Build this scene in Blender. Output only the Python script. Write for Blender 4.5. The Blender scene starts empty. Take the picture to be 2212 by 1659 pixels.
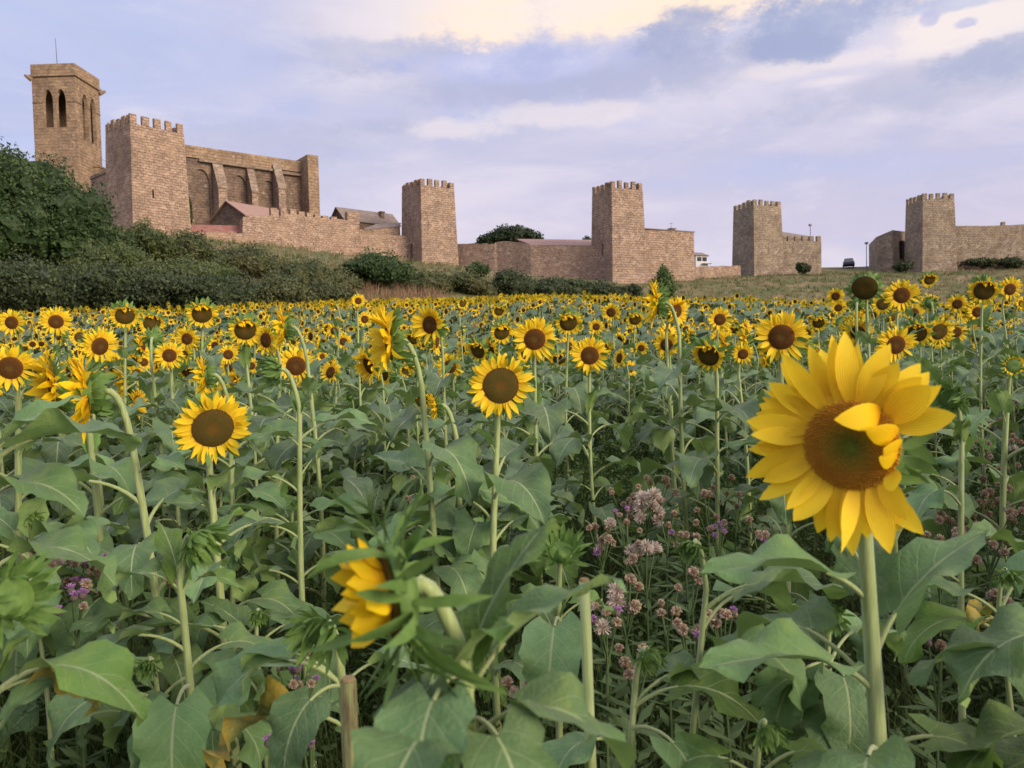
import bpy, bmesh, math, random
import numpy as np
from mathutils import Vector, Matrix
random.seed(7); RNG = np.random.default_rng(11)
SC = bpy.context.scene; COL = SC.collection
rad = math.radians

# ------------------------------------------------------------------ camera
CAM = Vector((0, 0, 1.55)); FOC = 1640.0; HW, HH = 1106.0, 829.5
PITCH, ROLL = rad(-2.0), rad(1.4)
_F = Vector((0, math.cos(PITCH), math.sin(PITCH)))
_R0 = Vector((1, 0, 0)); _U0 = _R0.cross(_F)
_R = _R0 * math.cos(ROLL) - _U0 * math.sin(ROLL)
_U = _U0 * math.cos(ROLL) + _R0 * math.sin(ROLL)
cd = bpy.data.cameras.new('camera'); cam = bpy.data.objects.new('camera', cd); COL.objects.link(cam)
cam.matrix_world = Matrix(((_R.x, _U.x, -_F.x, CAM.x), (_R.y, _U.y, -_F.y, CAM.y), (_R.z, _U.z, -_F.z, CAM.z), (0, 0, 0, 1)))
cd.sensor_width = 36; cd.lens = 36 * FOC / 2212; cd.clip_start = 0.05; cd.clip_end = 5000
cd.dof.use_dof = True; cd.dof.focus_distance = 3.2; cd.dof.aperture_fstop = 7.5
SC.camera = cam
SC.view_settings.view_transform = 'Standard'; SC.view_settings.look = 'None'
SC.view_settings.exposure = 0.53; SC.view_settings.gamma = 1.0
SC.render.engine = 'CYCLES'
SC.cycles.max_bounces = 6; SC.cycles.diffuse_bounces = 3; SC.cycles.glossy_bounces = 2
SC.cycles.transmission_bounces = 4; SC.cycles.transparent_max_bounces = 4
SC.cycles.use_denoising = True

def P(px, py, d):
    return CAM + (_F + _R * ((px - HW) / FOC) + _U * ((HH - py) / FOC)) * d
def proj(w):
    r = Vector(w) - CAM; d = r.dot(_F)
    return HW + FOC * r.dot(_R) / d, HH - FOC * r.dot(_U) / d, d

# ------------------------------------------------------------------ world: evening sky with clouds
W = bpy.data.worlds.new('World'); SC.world = W; W.use_nodes = True
nt = W.node_tree; nt.nodes.clear()
SUN_DIR = Vector((0.74, -0.62, 0.34)).normalized()
def nn(t, **kw):
    n = nt.nodes.new(t)
    for k, v in kw.items(): setattr(n, k, v)
    return n
def put(sock, v):
    if isinstance(v, bpy.types.NodeSocket): nt.links.new(v, sock)
    else: sock.default_value = v
def mth(op, a, b=0.0, c=None, clamp=False):
    n = nn('ShaderNodeMath', operation=op, use_clamp=clamp); put(n.inputs[0], a); put(n.inputs[1], b)
    if c is not None: put(n.inputs[2], c)
    return n.outputs[0]
def sstep(v, a, b):
    n = nn('ShaderNodeMapRange', interpolation_type='SMOOTHSTEP'); put(n.inputs[0], v); put(n.inputs[1], a); put(n.inputs[2], b)
    return n.outputs[0]
def mixc(f, a, b):
    n = nn('ShaderNodeMix', data_type='RGBA'); put(n.inputs[0], f); put(n.inputs[6], a); put(n.inputs[7], b)
    return n.outputs[2]
def rgb(r, g, b): return (r, g, b, 1)
tc = nn('ShaderNodeTexCoord'); sx = nn('ShaderNodeSeparateXYZ'); nt.links.new(tc.outputs['Generated'], sx.inputs[0])
AZ = mth('ARCTAN2', sx.outputs[0], sx.outputs[1]); EL = mth('ARCSINE', sx.outputs[2])
def skyvec(ka, ke, off=0.0):
    c = nn('ShaderNodeCombineXYZ'); put(c.inputs[0], mth('MULTIPLY', AZ, ka)); put(c.inputs[1], mth('MULTIPLY', EL, ke)); c.inputs[2].default_value = off
    return c.outputs[0]
def noise(vec, sc, det, ro, dist=0.0):
    n = nn('ShaderNodeTexNoise'); nt.links.new(vec, n.inputs['Vector']); n.inputs['Scale'].default_value = sc
    n.inputs['Detail'].default_value = det; n.inputs['Roughness'].default_value = ro; n.inputs['Distortion'].default_value = dist
    return n.outputs[0]
n1 = noise(skyvec(2.6, 7.5, 3.1), 1.0, 7, .55, .35)
n2 = noise(skyvec(11, 19, 1.7), 1.0, 10, .68)
n4 = noise(skyvec(4.5, 17, 5.5), 1.0, 8, .62, .6)
n3 = noise(skyvec(1.3, 9.0, 8.2), 1.0, 5, .5, .5)
def azel(px, py):
    v = (P(px, py, 1.0) - CAM).normalized(); return math.atan2(v.x, v.y), math.asin(v.z)
rmp = nn('ShaderNodeValToRGB'); put(rmp.inputs[0], mth('DIVIDE', EL, 1.5708)); cr = rmp.color_ramp
cr.elements[0].position = 0.0; cr.elements[0].color = rgb(.66, .54, .70)
cr.elements[1].position = 1.0; cr.elements[1].color = rgb(.50, .56, .80)
for p_, c_ in ((.10, (.62, .54, .72)), (.15, (.52, .51, .75)), (.22, (.52, .53, .77)), (.30, (.55, .57, .77))):
    e = cr.elements.new(p_); e.color = rgb(*c_)
col = rmp.outputs[0]
col = mixc(.60, col, rgb(.545, .525, .645))
# thinner, bluer air low on the left
bl = mth('MULTIPLY', sstep(AZ, azel(950, 400)[0], azel(0, 400)[0]), sstep(n3, .40, .62))
col = mixc(mth('MULTIPLY', bl, .7), col, rgb(.45, .53, .80))
# soft pale and grey-lavender banks
col = mixc(mth('MULTIPLY', sstep(n1, .44, .66), .62), col, rgb(.74, .68, .77))
col = mixc(mth('MULTIPLY', mth('MULTIPLY', sstep(n1, .46, .36), sstep(EL, .14, .26)), .55), col, rgb(.44, .49, .73))
col = mixc(mth('MULTIPLY', sstep(n4, .46, .72), .42), col, rgb(.78, .71, .77))
col = mixc(mth('MULTIPLY', sstep(n4, .48, .34), .28), col, rgb(.49, .53, .76))
# bright break in the cloud high up
e80 = azel(1250, 84)[1]
edge = mth('ADD', EL, mth('MULTIPLY', mth('SUBTRACT', n2, .5), .085))
brk = mth('MULTIPLY', sstep(edge, e80 - .006, e80 + .014), mth('MULTIPLY', sstep(AZ, azel(560, 40)[0], azel(1050, 40)[0]), sstep(EL, 1.15, .62)))
warm = mixc(sstep(n1, .40, .62), rgb(1.05, .82, .60), rgb(.90, .79, .75))
col = mixc(mth('MULTIPLY', brk, .92), col, warm)
def blob(px, py, rx, ry, k=1.25):
    a, e = azel(px, py)
    u = mth('DIVIDE', mth('SUBTRACT', AZ, a), rx / FOC); v = mth('DIVIDE', mth('SUBTRACT', EL, e), ry / FOC)
    d = mth('SQRT', mth('ADD', mth('MULTIPLY', u, u), mth('MULTIPLY', v, v)))
    return mth('ADD', d, mth('MULTIPLY', mth('SUBTRACT', n2, .5), k * 2))
col = mixc(mth('MULTIPLY', sstep(blob(2075, 50, 165, 52), 1.3, .4), .85), col, warm)
for (px, py, rx, ry, f_) in ((1330, 165, 420, 52, .55), (860, 120, 230, 34, .40), (1980, 190, 260, 40, .45), (560, 300, 220, 40, .35), (840, 275, 90, 18, .4)):
    col = mixc(mth('MULTIPLY', sstep(blob(px, py, rx, ry), 1.3, .45), f_), col, rgb(.39, .41, .575))
# pale lit patches under the cumulus
for (px, py, rx, ry) in ((1700, 150, 120, 20), (1800, 175, 70, 12), (1850, 125, 70, 20), (1250, 245, 220, 26), (980, 280, 120, 24)):
    col = mixc(mth('MULTIPLY', sstep(blob(px, py, rx, ry), 1.15, .45), .6), col, rgb(.83, .74, .75))
for (px, py, rx, ry, c_) in ((1120, 140, 250, 34, (.44, .47, .72)), (1480, 85, 95, 62, (.36, .39, .58)), (1620, 100, 60, 24, (.40, .42, .59)), (1780, 50, 150, 58, (.335, .38, .58)), (2180, 122, 110, 34, (.40, .43, .60)), (2110, -4, 120, 14, (.50, .52, .70)), (2005, 42, 17, 12, (.50, .50, .70)), (2085, 50, 20, 9, (.50, .50, .70))):
    col = mixc(mth('MULTIPLY', sstep(blob(px, py, rx, ry), 1.2, .6), .9), col, mixc(sstep(n2, .35, .65), rgb(*c_), rgb(c_[0] * 1.25, c_[1] * 1.2, c_[2] * 1.08)))
col = mixc(mth('MULTIPLY', sstep(n2, .56, .70), .16), col, rgb(.84, .78, .80)); col = mixc(mth('MULTIPLY', sstep(n2, .46, .34), .14), col, rgb(.44, .46, .64))
gnd = mixc(sstep(EL, -.02, -.12), col, rgb(.16, .14, .11))
bg2 = nn('ShaderNodeBackground'); nt.links.new(gnd, bg2.inputs[0]); put(bg2.inputs[1], mth('ADD', .80, mth('MULTIPLY', sstep(EL, .48, .95), .62)))
sky = nn('ShaderNodeTexSky', sky_type='NISHITA'); sky.sun_disc = False
sky.sun_elevation = math.asin(SUN_DIR.z); sky.sun_rotation = math.atan2(SUN_DIR.x, SUN_DIR.y)
bg1 = nn('ShaderNodeBackground'); nt.links.new(sky.outputs[0], bg1.inputs[0]); bg1.inputs[1].default_value = 0.1
mx = nn('ShaderNodeMixShader'); mx.inputs[0].default_value = .95
nt.links.new(bg1.outputs[0], mx.inputs[1]); nt.links.new(bg2.outputs[0], mx.inputs[2])
wo = nn('ShaderNodeOutputWorld'); nt.links.new(mx.outputs[0], wo.inputs[0])
W.cycles.sampling_method = 'MANUAL'; W.cycles.sample_map_resolution = 512

sl = bpy.data.lights.new('sun', 'SUN'); sl.energy = 2.9; sl.angle = rad(26); sl.color = (1.0, .84, .67)
so = bpy.data.objects.new('sun', sl); COL.objects.link(so)
so.rotation_euler = SUN_DIR.to_track_quat('Z', 'Y').to_euler()

# ------------------------------------------------------------------ helpers
def tag(o, label=None, cat=None, group=None, kind=None):
    if label: o['label'] = label
    if cat: o['category'] = cat
    if group: o['group'] = group
    if kind: o['kind'] = kind
    return o
def thing(name, loc, label, cat, group=None):
    o = bpy.data.objects.new(name, None); o.empty_display_size = .1; o.location = loc; COL.objects.link(o)
    return tag(o, label, cat, group)
class MB:
    def __init__(s): s.v = []; s.f = []; s.m = []
    def add(s, vs, fs, m=0):
        b = len(s.v); s.v.extend([tuple(p) for p in vs]); s.f.extend([tuple(b + i for i in f) for f in fs]); s.m.extend([m] * len(fs))
    def hexa(s, b, t, m=0):            # bottom quad, top quad (counter-clockwise from above)
        s.add(list(b) + list(t), [(3, 2, 1, 0), (4, 5, 6, 7), (0, 1, 5, 4), (1, 2, 6, 5), (2, 3, 7, 6), (3, 0, 4, 7)], m)
    def obox(s, o, ex, ey, lx, ly, z0, z1, m=0):
        o = Vector(o); q = [o, o + ex * lx, o + ex * lx + ey * ly, o + ey * ly]
        if (ex.x * ey.y - ex.y * ey.x) < 0: q = q[::-1]
        s.hexa([Vector((p.x, p.y, z0)) for p in q], [Vector((p.x, p.y, z1)) for p in q], m)
    def tube(s, pts, rs, n=8, m=0, cap=True):
        pts = [Vector(p) for p in pts]; k = len(pts); vs = []
        up = Vector((.31, .95, .05)); 
        for i, p in enumerate(pts):
            t = (pts[min(i + 1, k - 1)] - pts[max(i - 1, 0)]).normalized()
            a = t.cross(up)
            if a.length < .1: a = t.cross(Vector((1, 0, 0)))
            a.normalize(); b = t.cross(a); up = b.cross(t) if False else up
            for j in range(n):
                w = 2 * math.pi * j / n; vs.append(p + (a * math.cos(w) + b * math.sin(w)) * rs[i])
        fs = [(i * n + j, i * n + (j + 1) % n, (i + 1) * n + (j + 1) % n, (i + 1) * n + j) for i in range(k - 1) for j in range(n)]
        if cap: fs += [tuple(range(n))[::-1], tuple((k - 1) * n + j for j in range(n))]
        s.add(vs, fs, m)
    def mesh(s, name, mats, off=None, smooth=False, boxuv=False):
        me = bpy.data.meshes.new(name); v = np.array(s.v, dtype=np.float64).reshape(-1, 3)
        if off is not None: v = v - np.array(off)
        me.from_pydata(v.tolist(), [], s.f)
        for m in mats: me.materials.append(m)
        if len(mats) > 1: me.polygons.foreach_set('material_index', np.array(s.m, dtype=np.int32))
        if smooth: me.polygons.foreach_set('use_smooth', np.ones(len(me.polygons), dtype=bool))
        if boxuv: box_uv(me)
        me.update(); return me
def box_uv(me):
    uv = me.uv_layers.new(name='UVMap') if not me.uv_layers else me.uv_layers[0]
    for p in me.polygons:
        n = p.normal
        if abs(n.z) > .92: u, w = Vector((1, 0, 0)), Vector((0, 1, 0))
        else:
            u = Vector((-n.y, n.x, 0)).normalized(); w = n.cross(u)
        for li in p.loop_indices:
            c = me.vertices[me.loops[li].vertex_index].co
            uv.data[li].uv = (c.dot(u), c.dot(w))
def part(name, mb, mats, parent=None, smooth=False, boxuv=False):
    off = tuple(parent.matrix_world.translation) if False else (tuple(wloc(parent)) if parent else None)
    o = bpy.data.objects.new(name, mb.mesh(name, mats, off, smooth, boxuv)); COL.objects.link(o)
    if parent: o.parent = parent
    return o
def wloc(o):
    l = Vector(o.location)
    while o.parent: o = o.parent; l = l + Vector(o.location)
    return l
def subpart(name, mb, mats, par, **kw): return part(name, mb, mats, par, **kw)
def fixn(me):
    bm = bmesh.new(); bm.from_mesh(me); bmesh.ops.recalc_face_normals(bm, faces=bm.faces); bm.to_mesh(me); bm.free()
def cut(o, cutters, parent_loc):
    tmp = []; fixn(o.data)
    for mb in cutters:
        cm = mb.mesh('cutter', [], parent_loc); fixn(cm); c = bpy.data.objects.new('cutter', cm); COL.objects.link(c)
        c.location = parent_loc if o.parent is None else (0, 0, 0); c.parent = o.parent
        md = o.modifiers.new('b', 'BOOLEAN'); md.operation = 'DIFFERENCE'; md.solver = 'EXACT'; md.object = c; tmp.append(c)
    dg = bpy.context.evaluated_depsgraph_get(); dg.update()
    me = bpy.data.meshes.new_from_object(o.evaluated_get(dg)); old = o.data
    o.modifiers.clear(); o.data = me; bpy.data.meshes.remove(old)
    for c in tmp: bpy.data.objects.remove(c)
    box_uv(o.data)

# ------------------------------------------------------------------ materials
class Mat:
    def __init__(s, name):
        s.m = bpy.data.materials.new(name); s.m.use_nodes = True; s.t = s.m.node_tree; s.t.nodes.clear()
        s.out = s.n('ShaderNodeOutputMaterial')
    def n(s, t, **kw):
        x = s.t.nodes.new(t)
        for k, v in kw.items(): setattr(x, k, v)
        return x
    def l(s, a, b):
        if isinstance(a, bpy.types.NodeSocket): s.t.links.new(a, b)
        else: b.default_value = a
    def noise(s, vec, sc, det=4, ro=.55, dist=0):
        x = s.n('ShaderNodeTexNoise'); s.l(vec, x.inputs['Vector']); x.inputs['Scale'].default_value = sc
        x.inputs['Detail'].default_value = det; x.inputs['Roughness'].default_value = ro; x.inputs['Distortion'].default_value = dist
        return x.outputs[0]
    def mix(s, f, a, b, mode='MIX'):
        x = s.n('ShaderNodeMix', data_type='RGBA', blend_type=mode); s.l(f, x.inputs[0]); s.l(a, x.inputs[6]); s.l(b, x.inputs[7]); return x.outputs[2]
    def rng(s, v, a, b, c=0.0, d=1.0):
        x = s.n('ShaderNodeMapRange'); s.l(v, x.inputs[0]); s.l(a, x.inputs[1]); s.l(b, x.inputs[2]); s.l(c, x.inputs[3]); s.l(d, x.inputs[4]); return x.outputs[0]
    def math(s, op, a, b=0.0):
        x = s.n('ShaderNodeMath', operation=op); s.l(a, x.inputs[0]); s.l(b, x.inputs[1]); return x.outputs[0]
    def bsdf(s, color, rough=.6, spec=.3, bump=None, bstr=.3, bdist=.02, metal=0.0, transl=None, tcol=None):
        p = s.n('ShaderNodeBsdfPrincipled'); s.l(color, p.inputs['Base Color']); s.l(rough, p.inputs['Roughness']); p.inputs['Specular IOR Level'].default_value = spec; p.inputs['Metallic'].default_value = metal
        if bump is not None:
            b = s.n('ShaderNodeBump'); b.inputs['Strength'].default_value = bstr; b.inputs['Distance'].default_value = bdist; s.l(bump, b.inputs['Height']); s.l(b.outputs[0], p.inputs['Normal'])
        sh = p.outputs[0]
        if transl:
            t = s.n('ShaderNodeBsdfTranslucent'); s.l(tcol if tcol is not None else color, t.inputs[0])
            x = s.n('ShaderNodeMixShader'); s.l(transl, x.inputs[0]); s.l(sh, x.inputs[1]); s.l(t.outputs[0], x.inputs[2]); sh = x.outputs[0]
        s.t.links.new(sh, s.out.inputs[0]); return s.m
    def uv(s): return s.n('ShaderNodeUVMap').outputs[0]
    def obj(s): return s.n('ShaderNodeTexCoord').outputs['Object']
    def orand(s): return s.n('ShaderNodeObjectInfo').outputs['Random']
    def geo(s): return s.n('ShaderNodeNewGeometry')
def c3(r, g, b): return (r, g, b, 1)
def hsvmix(m, colr, f, h=.5, s_=1.0, v=1.0):
    x = m.n('ShaderNodeHueSaturation'); m.l(colr, x.inputs['Color']); m.l(h, x.inputs[0]); m.l(s_, x.inputs[1]); m.l(v, x.inputs[2]); m.l(f, x.inputs[3]); return x.outputs[0]

def stone_mat(name, ca, cb, mortar, bw=.58, bh=.29, ms=.026, stain=(.16, .11, .08), rough_irr=.24, seed=0.0):
    m = Mat(name); uv = m.uv()
    off = m.n('ShaderNodeVectorMath', operation='ADD'); off.inputs[1].default_value = (seed * 7.3, seed * 3.1, seed)
    m.l(uv, off.inputs[0]); uvo = off.outputs[0]
    nz = m.n('ShaderNodeTexNoise'); nz.inputs['Scale'].default_value = 1.4; nz.inputs['Detail'].default_value = 3; m.l(uvo, nz.inputs['Vector'])
    v1 = m.n('ShaderNodeVectorMath', operation='MULTIPLY_ADD'); m.l(nz.outputs[1], v1.inputs[0]); v1.inputs[1].default_value = (rough_irr * 2, rough_irr, 0); m.l(uvo, v1.inputs[2])
    br = m.n('ShaderNodeTexBrick'); m.l(v1.outputs[0], br.inputs['Vector']); br.offset = .5
    br.inputs['Color1'].default_value = c3(*ca); br.inputs['Color2'].default_value = c3(*cb); br.inputs['Mortar'].default_value = c3(*mortar)
    br.inputs['Scale'].default_value = 1.0; br.inputs['Mortar Size'].default_value = ms; br.inputs['Mortar Smooth'].default_value = .3; br.inputs['Brick Width'].default_value = bw; br.inputs['Row Height'].default_value = bh; br.inputs['Bias'].default_value = -.1
    colr = br.outputs[0]
    sq = m.n('ShaderNodeVectorMath', operation='MULTIPLY'); sq.inputs[1].default_value = (1.0, 1.75, 1); m.l(v1.outputs[0], sq.inputs[0])
    ce = m.n('ShaderNodeTexVoronoi'); ce.inputs['Scale'].default_value = 2.3; m.l(sq.outputs[0], ce.inputs['Vector'])
    cs = m.n('ShaderNodeSeparateColor'); m.l(ce.outputs['Color'], cs.inputs[0])
    colr = m.mix(m.rng(cs.outputs[0], .55, 1, 0, .75), colr, c3(*[min(1, x * 1.42) for x in ca])); colr = m.mix(m.rng(cs.outputs[1], .60, 1, 0, .7), colr, c3(*[x * .62 for x in cb]))
    f1 = m.noise(uvo, 3.2, 6, .75); colr = m.mix(m.rng(f1, .34, .70), colr, m.mix(.35, colr, c3(*[min(1, x * 1.6) for x in ca])))
    f4 = m.noise(uvo, 1.9, 2, .5); colr = m.mix(m.rng(f4, .45, .68, 0, .55), colr, c3(*[x * .62 for x in cb]))
    f2 = m.noise(uvo, .28, 4, .6, .4); colr = m.mix(m.rng(f2, .48, .70, 0, .72), colr, c3(*stain))
    f5 = m.noise(uvo, .45, 3, .55, .3); colr = m.mix(m.rng(f5, .52, .66, 0, .45), colr, c3(ca[0] * 1.18, ca[1] * 1.16, ca[2] * 1.05))
    mp = m.n('ShaderNodeMapping'); mp.inputs['Scale'].default_value = (1.6, .12, 1); m.l(uvo, mp.inputs['Vector']); f6 = m.noise(mp.outputs[0], 1, 4, .6); colr = m.mix(m.rng(f6, .56, .72, 0, .45), colr, c3(cb[0] * .55, cb[1] * .55, cb[2] * .55))
    # joints that lost their mortar and put-log holes: dark specks
    vo = m.n('ShaderNodeTexVoronoi'); m.l(uvo, vo.inputs['Vector']); vo.inputs['Scale'].default_value = 2.7
    f3 = m.noise(uvo, 6, 2); sp = m.rng(m.math('ADD', vo.outputs[0], m.math('MULTIPLY', f3, .25)), .22, .29, 1, 0)
    colr = m.mix(m.math('MULTIPLY', sp, .85), colr, c3(.05, .036, .03))
    vo2 = m.n('ShaderNodeTexVoronoi'); m.l(off.outputs[0], vo2.inputs['Vector']); vo2.inputs['Scale'].default_value = .55
    sp2 = m.rng(m.math('ADD', vo2.outputs[0], m.math('MULTIPLY', f3, .12)), .13, .17, 1, 0)
    colr = m.mix(m.math('MULTIPLY', sp2, .45), colr, c3(.50, .40, .33))
    h = m.math('ADD', m.math('MULTIPLY', br.outputs['Fac'], -.8), m.math('MULTIPLY', f1, .7))
    return m.bsdf(colr, .92, .15, h, .9, .12)
S_PINK = stone_mat('pinkish_ashlar', (.36, .258, .19), (.285, .20, .15), (.085, .058, .047), seed=1)
S_PINK2 = stone_mat('pinkish_ashlar_worn', (.345, .248, .186), (.272, .194, .147), (.08, .056, .047), seed=2)
S_GREY = stone_mat('buff_grey_masonry', (.315, .252, .188), (.24, .192, .146), (.075, .058, .046), bw=.5, bh=.28, seed=3)
S_RUB = stone_mat('rubble_masonry', (.375, .27, .20), (.28, .195, .15), (.09, .06, .046), bw=.45, bh=.27, rough_irr=.5, stain=(.36, .24, .17), seed=4)
S_BELL = stone_mat('ochre_ashlar', (.30, .212, .138), (.245, .172, .115), (.15, .10, .07), bw=.9, bh=.42, ms=.02, seed=5)
S_NAVE = stone_mat('shaded_stained_church_ashlar', (.205, .145, .108), (.15, .108, .084), (.08, .057, .047), bw=.7, bh=.36, ms=.02, stain=(.10, .08, .07), seed=6)  # dark tone holds both stain and the shading of the nave bays
S_CAP = stone_mat('pale_lichen_stone', (.27, .21, .16), (.21, .16, .12), (.2, .15, .11), bw=1.2, bh=.6, seed=7)
def tile_mat(name, a, b):
    m = Mat(name); uv = m.uv(); br = m.n('ShaderNodeTexBrick'); m.l(uv, br.inputs['Vector'])
    br.inputs['Color1'].default_value = c3(*a); br.inputs['Color2'].default_value = c3(*b); br.inputs['Mortar'].default_value = c3(*[x * .5 for x in a])
    br.inputs['Scale'].default_value = 1; br.inputs['Brick Width'].default_value = .22; br.inputs['Row Height'].default_value = .4; br.inputs['Mortar Size'].default_value = .03
    f = m.noise(uv, 1.3, 4, .6); return m.bsdf(m.mix(m.rng(f, .4, .7, 0, .5), br.outputs[0], c3(.30, .26, .22)), .85, .2, br.outputs['Fac'], .5, .05)
M_TILE = tile_mat('pink_roof_tiles', (.40, .245, .205), (.34, .21, .175))
M_TILE_RED = tile_mat('red_roof_tiles', (.33, .12, .09), (.27, .105, .085))
M_TILE_OLD = tile_mat('weathered_roof_tiles', (.24, .19, .165), (.20, .155, .135))
def plain(name, c, rough=.6, spec=.3, metal=0.0, ns=8.0, amt=.25):
    m = Mat(name); f = m.noise(m.obj(), ns, 4, .6)
    return m.bsdf(m.mix(m.rng(f, .35, .7, 0, amt), c3(*c), c3(*[x * .55 for x in c])), rough, spec, None, metal=metal)
M_DARK = plain('shadowed_opening', (.02, .016, .014), .9, .1)
M_IRON = plain('grey_iron', (.12, .12, .13), .5, .4, .4)
M_WHITE = plain('white_render', (.62, .60, .60), .8, .2)
M_CAR = plain('navy_car_paint', (.018, .022, .035), .3, .5, 0, 3, .1)
M_GLASS = plain('dark_glass', (.03, .035, .045), .12, .6)
M_TYRE = plain('tyre_rubber', (.015, .015, .016), .85, .2)
M_LAMP = plain('lamp_glass', (.25, .24, .25), .4, .5)

# ------------------------------------------------------------------ terrain
YE = ((-400, 10), (-60, 16), (-19, 28), (-11, 45), (13, 79), (34, 76), (70, 74), (400, 74))
YW = ((-400, 76), (-90, 76), (-40, 81), (-12, 100), (12, 93), (37, 118), (64, 118), (400, 118))
ZB = ((-400, 17), (-60, 17), (-40, 16), (-12, 14.2), (0, 12.2), (12, 10.6), (26, 12.0), (37, 13.2), (64, 13.2), (400, 13))
def itp(x, T): return np.interp(x, [t[0] for t in T], [t[1] for t in T])
def gz(x, y):
    x = np.asarray(x, float); y = np.asarray(y, float)
    ye, yw, zb = itp(x, YE), itp(x, YW), itp(x, ZB)
    zf = .084 * np.minimum(np.maximum(y, -40), 140) - .085 * np.clip(x - 3, 0, 40) * np.clip(y / 60, 0, 1)
    zf = zf - .42 * np.exp(-((y - 14.5) / 6.0) ** 2)
    s = np.clip((y - ye) / np.maximum(yw - ye, 1), 0, 1); lo = np.clip((18 - x) / 10, 0, 1)
    ss = (s * s * (2 - s)) * lo + (s * (1 - lo))
    z = zf * (1 - ss) + zb * ss
    z = z + np.clip(y - yw - 1.5, 0, 14) * .20 * np.clip((x - 34) / 6, 0, 1) * (s >= 1)
    z = z - np.clip(y - 260, 0, 2000) * .02 + .12 * np.sin(x * .9 + y * .35) * np.sin(y * .7 - x * .3) * np.clip((y - 3) / 12, 0, 1) + .018 * np.sin(x * 4.1 + y) * np.sin(y * 3.7)
    return z
def gzf(x, y): return float(gz(x, y))
xs = np.concatenate([[-900, -500, -300, -200, -150], np.arange(-120, -14, 3.0), np.arange(-14, 14, .5), np.arange(14, 121, 3.0), [150, 200, 300, 500, 900]])
ys = np.concatenate([[-400, -100, -30, -10], np.arange(-4, 14, .5), np.arange(14, 150, 2.0), [155, 165, 180, 200, 240, 300, 400, 700, 1500]])
X, Y = np.meshgrid(xs, ys); Z = gz(X, Y); nx, ny = len(xs), len(ys)
gm = bpy.data.meshes.new('ground')
idx = np.arange(nx * ny).reshape(ny, nx)
gm.from_pydata(np.stack([X, Y, Z], -1).reshape(-1, 3).tolist(), [], np.stack([idx[:-1, :-1], idx[:-1, 1:], idx[1:, 1:], idx[1:, :-1]], -1).reshape(-1, 4).tolist())
gm.polygons.foreach_set('use_smooth', np.ones(len(gm.polygons), dtype=bool))
at = gm.attributes.new('hillside', 'FLOAT', 'POINT')
at.data.foreach_set('value', np.clip((Y - itp(X, YE)) / 2.5, 0, 1).reshape(-1).astype(np.float32))
m = Mat('soil_and_dry_grass'); ob = m.obj(); att = m.n('ShaderNodeAttribute'); att.attribute_name = 'hillside'
soil = m.mix(m.rng(m.noise(ob, 5, 6, .65), .35, .7), c3(.035, .028, .018), c3(.075, .06, .035))
soil = m.mix(m.rng(m.noise(ob, 2.2, 4), .45, .6, 0, .8), soil, c3(.022, .04, .015))
n_ = m.noise(ob, .22, 6, .68, .6); n2_ = m.noise(ob, 2.0, 5, .7)
dry = m.mix(m.rng(n2_, .35, .65), c3(.20, .145, .088), c3(.28, .21, .125))
grn = m.mix(m.rng(n2_, .35, .65), c3(.075, .095, .040), c3(.135, .13, .060))
hillc = m.mix(m.rng(n_, .34, .56), dry, grn)
hillc = m.mix(m.rng(m.noise(ob, .09, 3), .60, .72, 0, .55), hillc, c3(.26, .16, .10))
gmat = m.bsdf(m.mix(att.outputs['Fac'], soil, hillc), .95, .1, n2_, .7, .25)
gm.materials.append(gmat)
ground = bpy.data.objects.new('ground', gm); COL.objects.link(ground); tag(ground, kind='structure')

# ------------------------------------------------------------------ castle
ZUP = Vector((0, 0, 1))
def flat(v): return Vector((v.x, v.y, 0))
def solve_square(pxL, pxC, pxR, pym, d):
    Cc = P(pxC, pym, d); f = flat(Cc - CAM).normalized(); p = Vector((f.y, -f.x, 0)); best = None
    for th in np.arange(2, 88, .5):
        t = rad(th); dR = p * math.cos(t) + f * math.sin(t); dL = -p * math.sin(t) + f * math.cos(t)
        lo, hi = .1, 60
        for _ in range(30):
            mid = (lo + hi) / 2
            if proj(Cc + dR * mid)[0] < pxR: lo = mid
            else: hi = mid
        e = abs(proj(Cc + dL * lo)[0] - pxL)
        if best is None or e < best[0]: best = (e, dR, dL, lo)
    return flat(Cc), best[1], best[2], best[3]
def arch_prism(o, ex, en, hw, z0, zs, za, depth):      # pointed opening centred on o, width along ex, pushed along en
    pr = [(-hw, z0), (hw, z0), (hw, zs)]
    for k in range(1, 6):
        t = k / 6; pr.append((hw * (1 - t ** 1.6), zs + (za - zs) * (1 - (1 - t) ** 1.8)))
    pr.append((0, za)); pr += [(-x, z) for x, z in pr[3:-1][::-1]] + [(-hw, zs)]
    mb = MB(); n = len(pr); a = [o + ex * x + ZUP * z for x, z in pr]; b = [q + en * depth for q in a]
    mb.add(a + b, [tuple(range(n)), tuple(range(2 * n - 1, n - 1, -1))] + [(i, i + n, (i + 1) % n + n, (i + 1) % n) for i in range(n)])
    return mb
def box_mb(o, ex, ey, lx, ly, z0, z1):
    mb = MB(); mb.obox(o, ex, ey, lx, ly, z0, z1); return mb

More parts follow.
